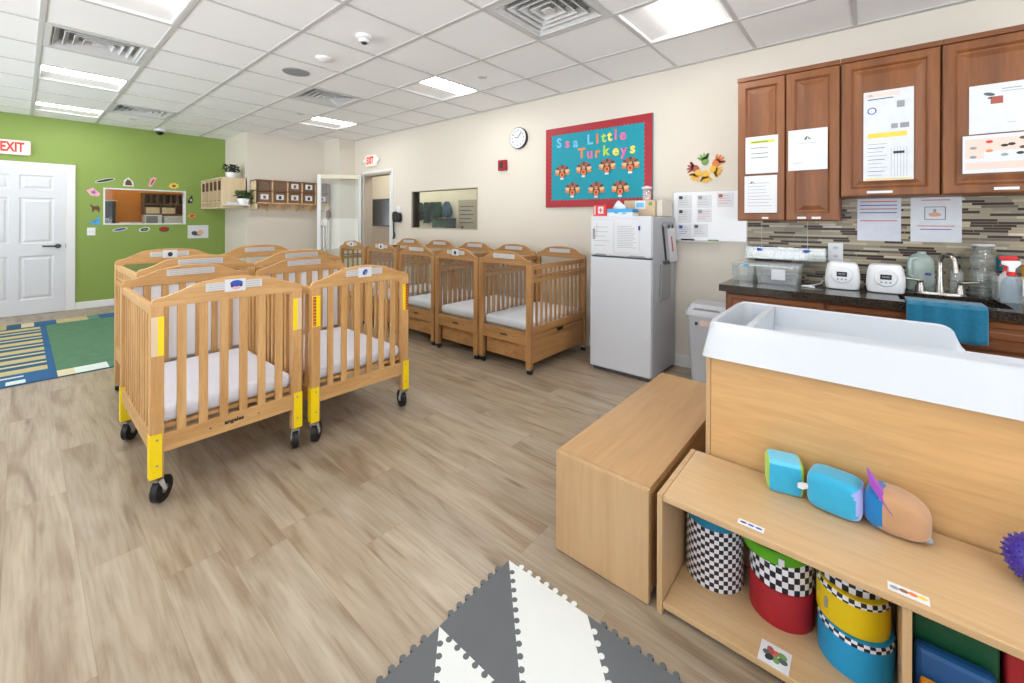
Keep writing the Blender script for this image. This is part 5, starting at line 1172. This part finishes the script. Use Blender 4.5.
def flat_label(x, y, z, w, h, label, kind, rot=0):
    m = MB(); c_, s_ = math.cos(rot), math.sin(rot); u, v = Vector((c_, s_, 0)), Vector((-s_, c_, 0)); o_ = Vector((x, y, z+.0006))
    m.prism([(-w/2, -h/2), (w/2, -h/2), (w/2, h/2), (-w/2, h/2)], o_, u, v, (0, 0, .0012), 'paper'); o2 = o_+Vector((0, 0, .0012))
    if kind == 'cars':
        for i, k in enumerate(('ink_dark', 'ink_blue', 'ink_blue')): m.prism(ell(.009, .004, 0, 12, -.02+.02*i, 0), o2, u, v, (0, 0, .0004), k)
    elif kind == 'fruit':
        for i, (k, a) in enumerate((('grey', -.025), ('mid_brown', -.008), ('orange', .008), ('ink_yellow', .025))): m.prism(ell(.009, .006, 0, 12, a, .001*(i-1)), o2, u, v, (0, 0, .0004+.0001*i), k)
    else:
        for i, (k, a, b) in enumerate((('slate', -.018, 0), ('ink_red', .0, .008), ('paper_green', .004, -.010), ('slate', .02, -.004), ('ink_dark', -.012, -.012), ('paper_maroon', -.012, .013), ('paper_green', .017, .012))): m.prism(ell(.012, .009, i, 12, a, b), o2, u, v, (0, 0, .0004+.0001*i), k)
    tag(m.obj('shelf_label'), label, 'label')
flat_label(-.258, 1.395, .39, .068, .024, 'small white label with three dark cars at the front edge of the shelf top', 'cars')
flat_label(.078, 1.39, .39, .074, .03, 'white label with small fruit pictures at the front edge of the shelf top', 'fruit')
flat_label(-.198, 1.402, .04, .075, .072, 'square white picture label on the bottom board of the toy shelf', 'pic')
def drum(x, y, z0, z1, r, sidek, topk, label, band=None, sx=1.0):
    t = thing('foam_drum', (x, y, z0), label, 'foam block', 'soft foam drums in the toy shelf')
    m = MB()
    if band:
        hb = band[0]
        m.lathe([(r*.99, 0), (r, .004), (r, z1-z0-hb)], (x, y, z0), sidek, 44, sx); m.v and None
        o = m.obj('side', t, True)
        m = MB(); m.lathe([(r*1.004, z1-z0-hb), (r*1.004, z1-z0-.004), (r*.985, z1-z0)], (x, y, z0), band[1], 44, sx); m.obj('checked_band', t, True)
    else:
        m.lathe([(r*.99, 0), (r, .004), (r, z1-z0-.004), (r*.985, z1-z0)], (x, y, z0), sidek, 44, sx); m.obj('side', t, True)
    MB().lathe([(r*.975, z1-z0-.001), (r*.97, z1-z0+.003), (.001, z1-z0+.003)], (x, y, z0), topk, 44, sx).obj('top_cover', t, True)
    return t
zb = .041
drum(-.41, 1.60, zb, .285, .092, 'check', 'foam_teal', 'black and white checked drum with a blue top, leftmost in the toy shelf', (.04, 'foam_teal'))
drum(-.208, 1.592, zb, .148, .089, 'foam_red', 'foam_red', 'red foam drum under the checked green topped one')
drum(-.209, 1.595, .152, .244, .088, 'check2', 'foam_green', 'checked foam drum with a green top standing on the red drum')
t = thing('foam_disc', (-.223, 1.570, .249), 'tilted lime green foam disc on the green topped checked drum', 'foam block')
m = MB(); m.lathe([(.001, 0), (.090, 0), (.094, .006), (.094, .03), (.088, .036), (.001, .036)], (-.223, 1.570, .249), 'foam_green', 36); m.obj('disc', t, True)
m = MB(); m.box(-.20, -.185, 1.474, 1.478, .257, .275, 'paper'); m.obj('tag', t)
drum(-.024, 1.552, zb, .150, .086, 'foam_blue', 'foam_blue', 'bright blue foam drum with a checked band, bottom of the right stack', (.016, 'check'))
drum(-.030, 1.560, .154, .252, .084, 'foam_yellow', 'foam_yellow', 'yellow foam drum with a grey tag, middle of the right stack', (.016, 'check'))
t = drum(-.034, 1.575, .256, .300, .083, 'check2', 'foam_red', 'checked foam disc on top of the yellow drum')
tag(MB().box(-.0905, -.0835, 1.4915, 1.4965, .185, .215, 'grey').obj('cloth_tag', bevel=.001), 'small grey cloth tag sewn on the yellow drum', 'tag')
# right compartment
tag(MB().box(.092, .238, 1.47, 1.66, .0415, .36, 'foam_dkgreen_shaded').obj('foam_block', bevel=.006), 'tall dark green foam block in the right part of the toy shelf', 'foam block')
tag(MB().box(.245, .46, 1.46, 1.66, .0415, .365, 'foam_red').obj('foam_block', bevel=.006), 'tall dark red foam block at the right edge of the toy shelf', 'foam block')
tag(MB().box(.092, .228, 1.425, 1.463, .0415, .25, 'foam_blue_shaded').obj('foam_block', bevel=.012), 'blue foam slab leaning in front of the green block', 'foam block')
tag(MB().box(.10, .24, 1.385, 1.42, .0415, .19, 'foam_orange').obj('foam_block', bevel=.006), 'orange foam slab in front of the blue one', 'foam block')
tag(MB().box(.25, .42, 1.40, 1.44, .0415, .20, 'foam_yellow').obj('foam_block', bevel=.006), 'yellow foam slab in front of the red block', 'foam block')
# soft toys
zt_ = .3905
t = thing('soft_cube', (-.21, 1.66, zt_), 'light blue soft cube with a lime side and white tag, leftmost toy on the shelf', 'soft toy')
m = MB(); m.ball((-.212, 1.667, zt_+.052), (.052, .048, .053), 'plush_blue', 44, rot=.25, e=.30, kf=lambda p: 'plush_lime' if p.x > .8 or p.x < -.86 or p.z < -.93 else ('plush_light' if p.z > .8 else 'plush_blue')); m.obj('body', t, True)
m = MB(); m.prism([(0, -.008), (.012, -.010), (.03, .0), (.03, .012), (.01, .01), (0, .006)], (-.168, 1.612, zt_+.055), (.95, .2, 0), UZ, (.003, -.004, 0), 'paper'); m.obj('tag', t)
t = thing('soft_barrel', (-.07, 1.65, zt_), 'blue soft block with a lavender end, between the cube and the tan toy', 'soft toy')
m = MB(); m.ball((-.073, 1.648, zt_+.056), (.069, .052, .056), 'plush_blue', 48, rot=-.12, e=.42, kf=lambda p: 'plush_lavender' if p.x > .78+.1*math.sin(p.z*9) else ('plush_light' if p.x < -.93 else 'plush_blue')); m.obj('body', t, True)
t = thing('soft_fish', (.07, 1.65, zt_), 'tan soft toy with a blue side and purple fin, rightmost of the three', 'soft toy')
def sq(p):
    q = Vector(p); f = 1-.3*max(0, p.x)**2; q.y *= f; q.z *= (1-.20*max(0, p.x)); q.z -= .16*max(0, p.x)**2; return q
m = MB(); m.ball((.068, 1.650, zt_+.058), (.072, .055, .058), 'plush_tan', 48, rot=-.15, e=.52, squash=sq, kf=lambda p: 'plush_deep' if p.x < -.40 else 'plush_tan'); m.obj('body', t, True)
m = MB(); m.rings([[(.02+.012*i_, 1.600-.002*i_, zt_+.115-.016*i_), (.030+.012*i_, 1.615, zt_+.122-.016*i_), (.014+.014*i_, 1.640, zt_+.148-.018*i_)] for i_ in range(-1, 4)], 'plush_purple'); m.obj('fin', t)
m = MB(); m.ball((.132, 1.625, zt_+.018), (.011, .010, .010), 'grey', 10); m.obj('nose', t, True)
t = thing('spiky_ball', (.30, 1.62, zt_), 'purple spiky rubber ball at the right end of the shelf top', 'ball')
bc = Vector((.320, 1.63, zt_+.059)); m = MB(); m.ball(bc, .054, 'ball_purple', 28); m.obj('body', t, True)
m = MB(); n = 220
for i in range(n):
    zz = 1-2*(i+.5)/n; rr_ = math.sqrt(1-zz*zz); q = i*2.39996; dvv = Vector((rr_*math.cos(q), rr_*math.sin(q), zz)); m.cyl(bc+dvv*.052, bc+dvv*.0588, .0036, .0016, 'ball_purple', 6)
sp_ = m.obj('spikes', t); sp_['kind'] = 'stuff'

# ------------------------------------------------------------------ changing / activity table with tray
t = thing('changing_table', (.25, 2.0, 0), 'tall wooden table with a white moulded tray behind the toy shelf', 'table')
TX0, TX1 = -.477, 1.10
MB().box(TX0+.018, TX1-.018, 1.732, 1.75, .02, .775, 'panel_x').obj('front_panel', t, bevel=.0015)
MB().box(TX0, TX0+.017, 1.730, 2.28, 0, .775, 'maple_z').obj('side_panel', t, bevel=.0015); MB().box(TX1-.017, TX1, 1.73, 2.28, 0, .775, 'maple_z').obj('side_panel', t, bevel=.0015)
MB().box(TX0+.018, TX1-.018, 2.262, 2.28, .02, .775, 'panel_x').obj('back_panel', t)
MB().box(TX0+.018, TX1-.018, 1.751, 2.261, .05, .068, 'maple_x').obj('bottom_panel', t)
def zrim(x, y, zf):
    if y > 2.05 and x > .15:
        x0_ = .205
        if x < x0_: return zf
        if x < x0_+.05: return zf-.035*(1-math.sqrt(max(0, 1-((x-x0_)/.052)**2)))
        if x < x0_+.075: return zf-.035-.055*(x-x0_-.05)/.025
        return zf-.09
    return zf
def tray_ring(x0, x1, y0, y1, z, rim=False, nx=150, ny=8):
    P_ = []
    for i in range(nx): P_.append((x0+(x1-x0)*i/nx, y0))
    for i in range(ny): P_.append((x1, y0+(y1-y0)*i/ny))
    for i in range(nx): P_.append((x1-(x1-x0)*i/nx, y1))
    for i in range(ny): P_.append((x0, y1-(y1-y0)*i/ny))
    r = .035; out = []
    for (px_, py_) in P_:
        cx_ = min(max(px_, x0+r), x1-r); cy_ = min(max(py_, y0+r), y1-r); dx_, dy_ = px_-cx_, py_-cy_; d_ = math.hypot(dx_, dy_)
        if dx_ and dy_ and d_ > r: px_, py_ = cx_+dx_/d_*r, cy_+dy_/d_*r
        out.append((px_, py_, zrim(px_, py_, z) if rim else z))
    return out
m = MB()
m.rings([tray_ring(-.488, 1.12, 1.708, 2.305, .772), tray_ring(-.490, 1.122, 1.706, 2.307, .767), tray_ring(-.495, 1.127, 1.701, 2.312, .767), tray_ring(-.481, 1.113, 1.752, 2.318, .880, True), tray_ring(-.479, 1.11, 1.758, 2.314, .888, True), tray_ring(-.472, 1.103, 1.768, 2.306, .891, True), tray_ring(-.463, 1.095, 1.778, 2.298, .885, True), tray_ring(-.45, 1.08, 1.79, 2.285, .80), tray_ring(-.43, 1.06, 1.81, 2.265, .788)], 'tray_plastic', False, True)
m.prism([(1.80, .789), (2.275, .789), (2.297, .886), (1.776, .886)], (-.352, 0, 0), XG, UZ, (.022, 0, 0), 'tray_plastic')
m.box(.03, .05, 1.7125, 1.7135, .785, .79, 'grey')
o = m.obj('tray', t, True)

# ------------------------------------------------------------------ interlocking foam mat
_cache = {}
def edge(A, B):
    key = (A, B); rk = (B, A)
    if rk in _cache: return list(reversed(_cache[rk]))[:-1]+[] if False else list(reversed(_cache[rk]))
    a, b = Vector(A), Vector(B); L_ = (b-a).length; d_ = (b-a)/L_; n_ = Vector((d_.y, -d_.x))
    mg = .036; cnt = max(3, round((L_-2*mg)/.037)); p_ = (L_-2*mg)/cnt; pts = [a.copy()]; r_ = .0098
    for i in range(cnt):
        c_ = a+d_*(mg+p_*(i+.5)); cc = c_+n_*(r_*.75)
        st_ = math.asin(.75)
        for j in range(9):
            an = -PI/2-(PI/2-0)+0; th_ = (PI+st_)-(PI+2*st_)*j/8
            pts.append(cc+d_*(r_*math.cos(th_))+n_*(r_*math.sin(th_)))
    pts.append(b.copy()); _cache[key] = pts
    return pts
def mat_piece(tri_, k, label):
    pts = []
    for i in range(3): pts += edge(tri_[i], tri_[(i+1) % 3])[:-1]
    m = MB(); m.prism([(p.x, p.y) for p in pts], (0, 0, .0005), XA, XG, (0, 0, .011), k)
    tag(m.obj('foam_mat_tile', base=(tri_[0][0], tri_[0][1], 0)), label, 'floor mat', 'interlocking foam mat tiles')
S = .335; mx, my = -1.02, 1.19
gp = lambda i, j: (round(mx+S*i, 4), round(my-S*j, 4))
pos = {(0, 0): 'at the corner nearest the cribs', (1, 0): 'in front of the birch storage unit', (2, 0): 'in front of the toy shelf', (0, 1): 'second from the corner on the left edge', (1, 1): 'one row in from both edges', (2, 1): 'near the bottom of the picture under the shelf'}
for (i, j) in ((0, 0), (1, 0), (2, 0), (0, 1), (1, 1)):
    # cell diagonal from top-left to bottom-right; dark and white swap between columns
    tl, tr, bl, br = gp(i, j), gp(i+1, j), gp(i, j+1), gp(i+1, j+1)
    dk = 'foam_grey' if i % 2 == 0 else 'foam_white'; lt = 'foam_white' if i % 2 == 0 else 'foam_grey'
    mat_piece((tl, bl, br), dk, '%s triangular foam mat tile %s' % ('grey' if dk == 'foam_grey' else 'white', pos[(i, j)]))
    mat_piece((tl, br, tr), lt, '%s triangular foam mat tile %s' % ('grey' if lt == 'foam_grey' else 'white', pos[(i, j)]))

# ------------------------------------------------------------------ light
w = bpy.data.worlds.new('sky'); sc.world = w; w.use_nodes = True; nt = w.node_tree
bg = nt.nodes['Background']
tcw = nt.nodes.new('ShaderNodeTexCoord'); sw_ = nt.nodes.new('ShaderNodeSeparateXYZ'); nt.links.new(tcw.outputs['Generated'], sw_.inputs[0])
up = math_n(nt, 'GREATER_THAN', sw_.outputs[2], 0.0)
nt.links.new(mixc(nt, up, (.90, .95, 1, 1), (.78, .88, 1, 1)), bg.inputs[0])          # sky above, stronger glow added below to lift the ceiling
nt.links.new(math_n(nt, 'ADD', math_n(nt, 'MULTIPLY', up, -5.5), 8.5), bg.inputs[1])
def area(name, loc, rot, sx, sy, e, c=(1, 1, 1)):
    l = bpy.data.lights.new(name, 'AREA'); l.shape = 'RECTANGLE'; l.size = sx; l.size_y = sy; l.energy = e; l.color = c
    o = bpy.data.objects.new(name, l); COL.objects.link(o); o.location = loc; o.rotation_euler = rot; return o
for h in WIN_F:
    o = area('daylight_window', (X1+.1, (h[0]+h[1])/2, (h[2]+h[3])/2), (0, R90, 0), h[3]-h[2], h[1]-h[0], 1); o.data.cycles.is_portal = True
for h in WIN_N:
    o = area('daylight_window', ((h[0]+h[1])/2, Y1-.1, (h[2]+h[3])/2), (-R90*-1, 0, 0), h[1]-h[0], h[3]-h[2], 1); o.data.cycles.is_portal = True
area('hall_fill', (-6.2, 4.4, 2.58), (0, 0, 0), 3.0, .5, 38, (1, .95, .88)); area('side_room_fill', (-9.1, 1.3, 2.55), (0, 0, 0), .5, 1.2, 16, (1, .95, .88))  # unseen fill lights added to brighten the two rooms beyond

# ------------------------------------------------------------------ camera
cam = bpy.data.cameras.new('camera'); co = bpy.data.objects.new('camera', cam); COL.objects.link(co)
cam.sensor_width = 36; cam.lens = 418/1024*36; cam.shift_y = -(341.5-219.2)/1024; cam.clip_start = .02
co.matrix_world = Matrix.Translation((0, 0, 1.29)) @ Matrix.Rotation(.7045, 4, 'Z') @ Matrix.Rotation(R90, 4, 'X') @ Matrix.Rotation(.004, 4, 'Z')
sc.camera = co
sc.view_settings.view_transform = 'Standard'; sc.view_settings.look = 'None'; sc.view_settings.gamma = 1; sc.view_settings.use_curve_mapping = False
sc.view_settings.exposure = -.12
sc.cycles.use_denoising = True; sc.cycles.max_bounces = 8; sc.cycles.diffuse_bounces = 5; sc.cycles.transparent_max_bounces = 12
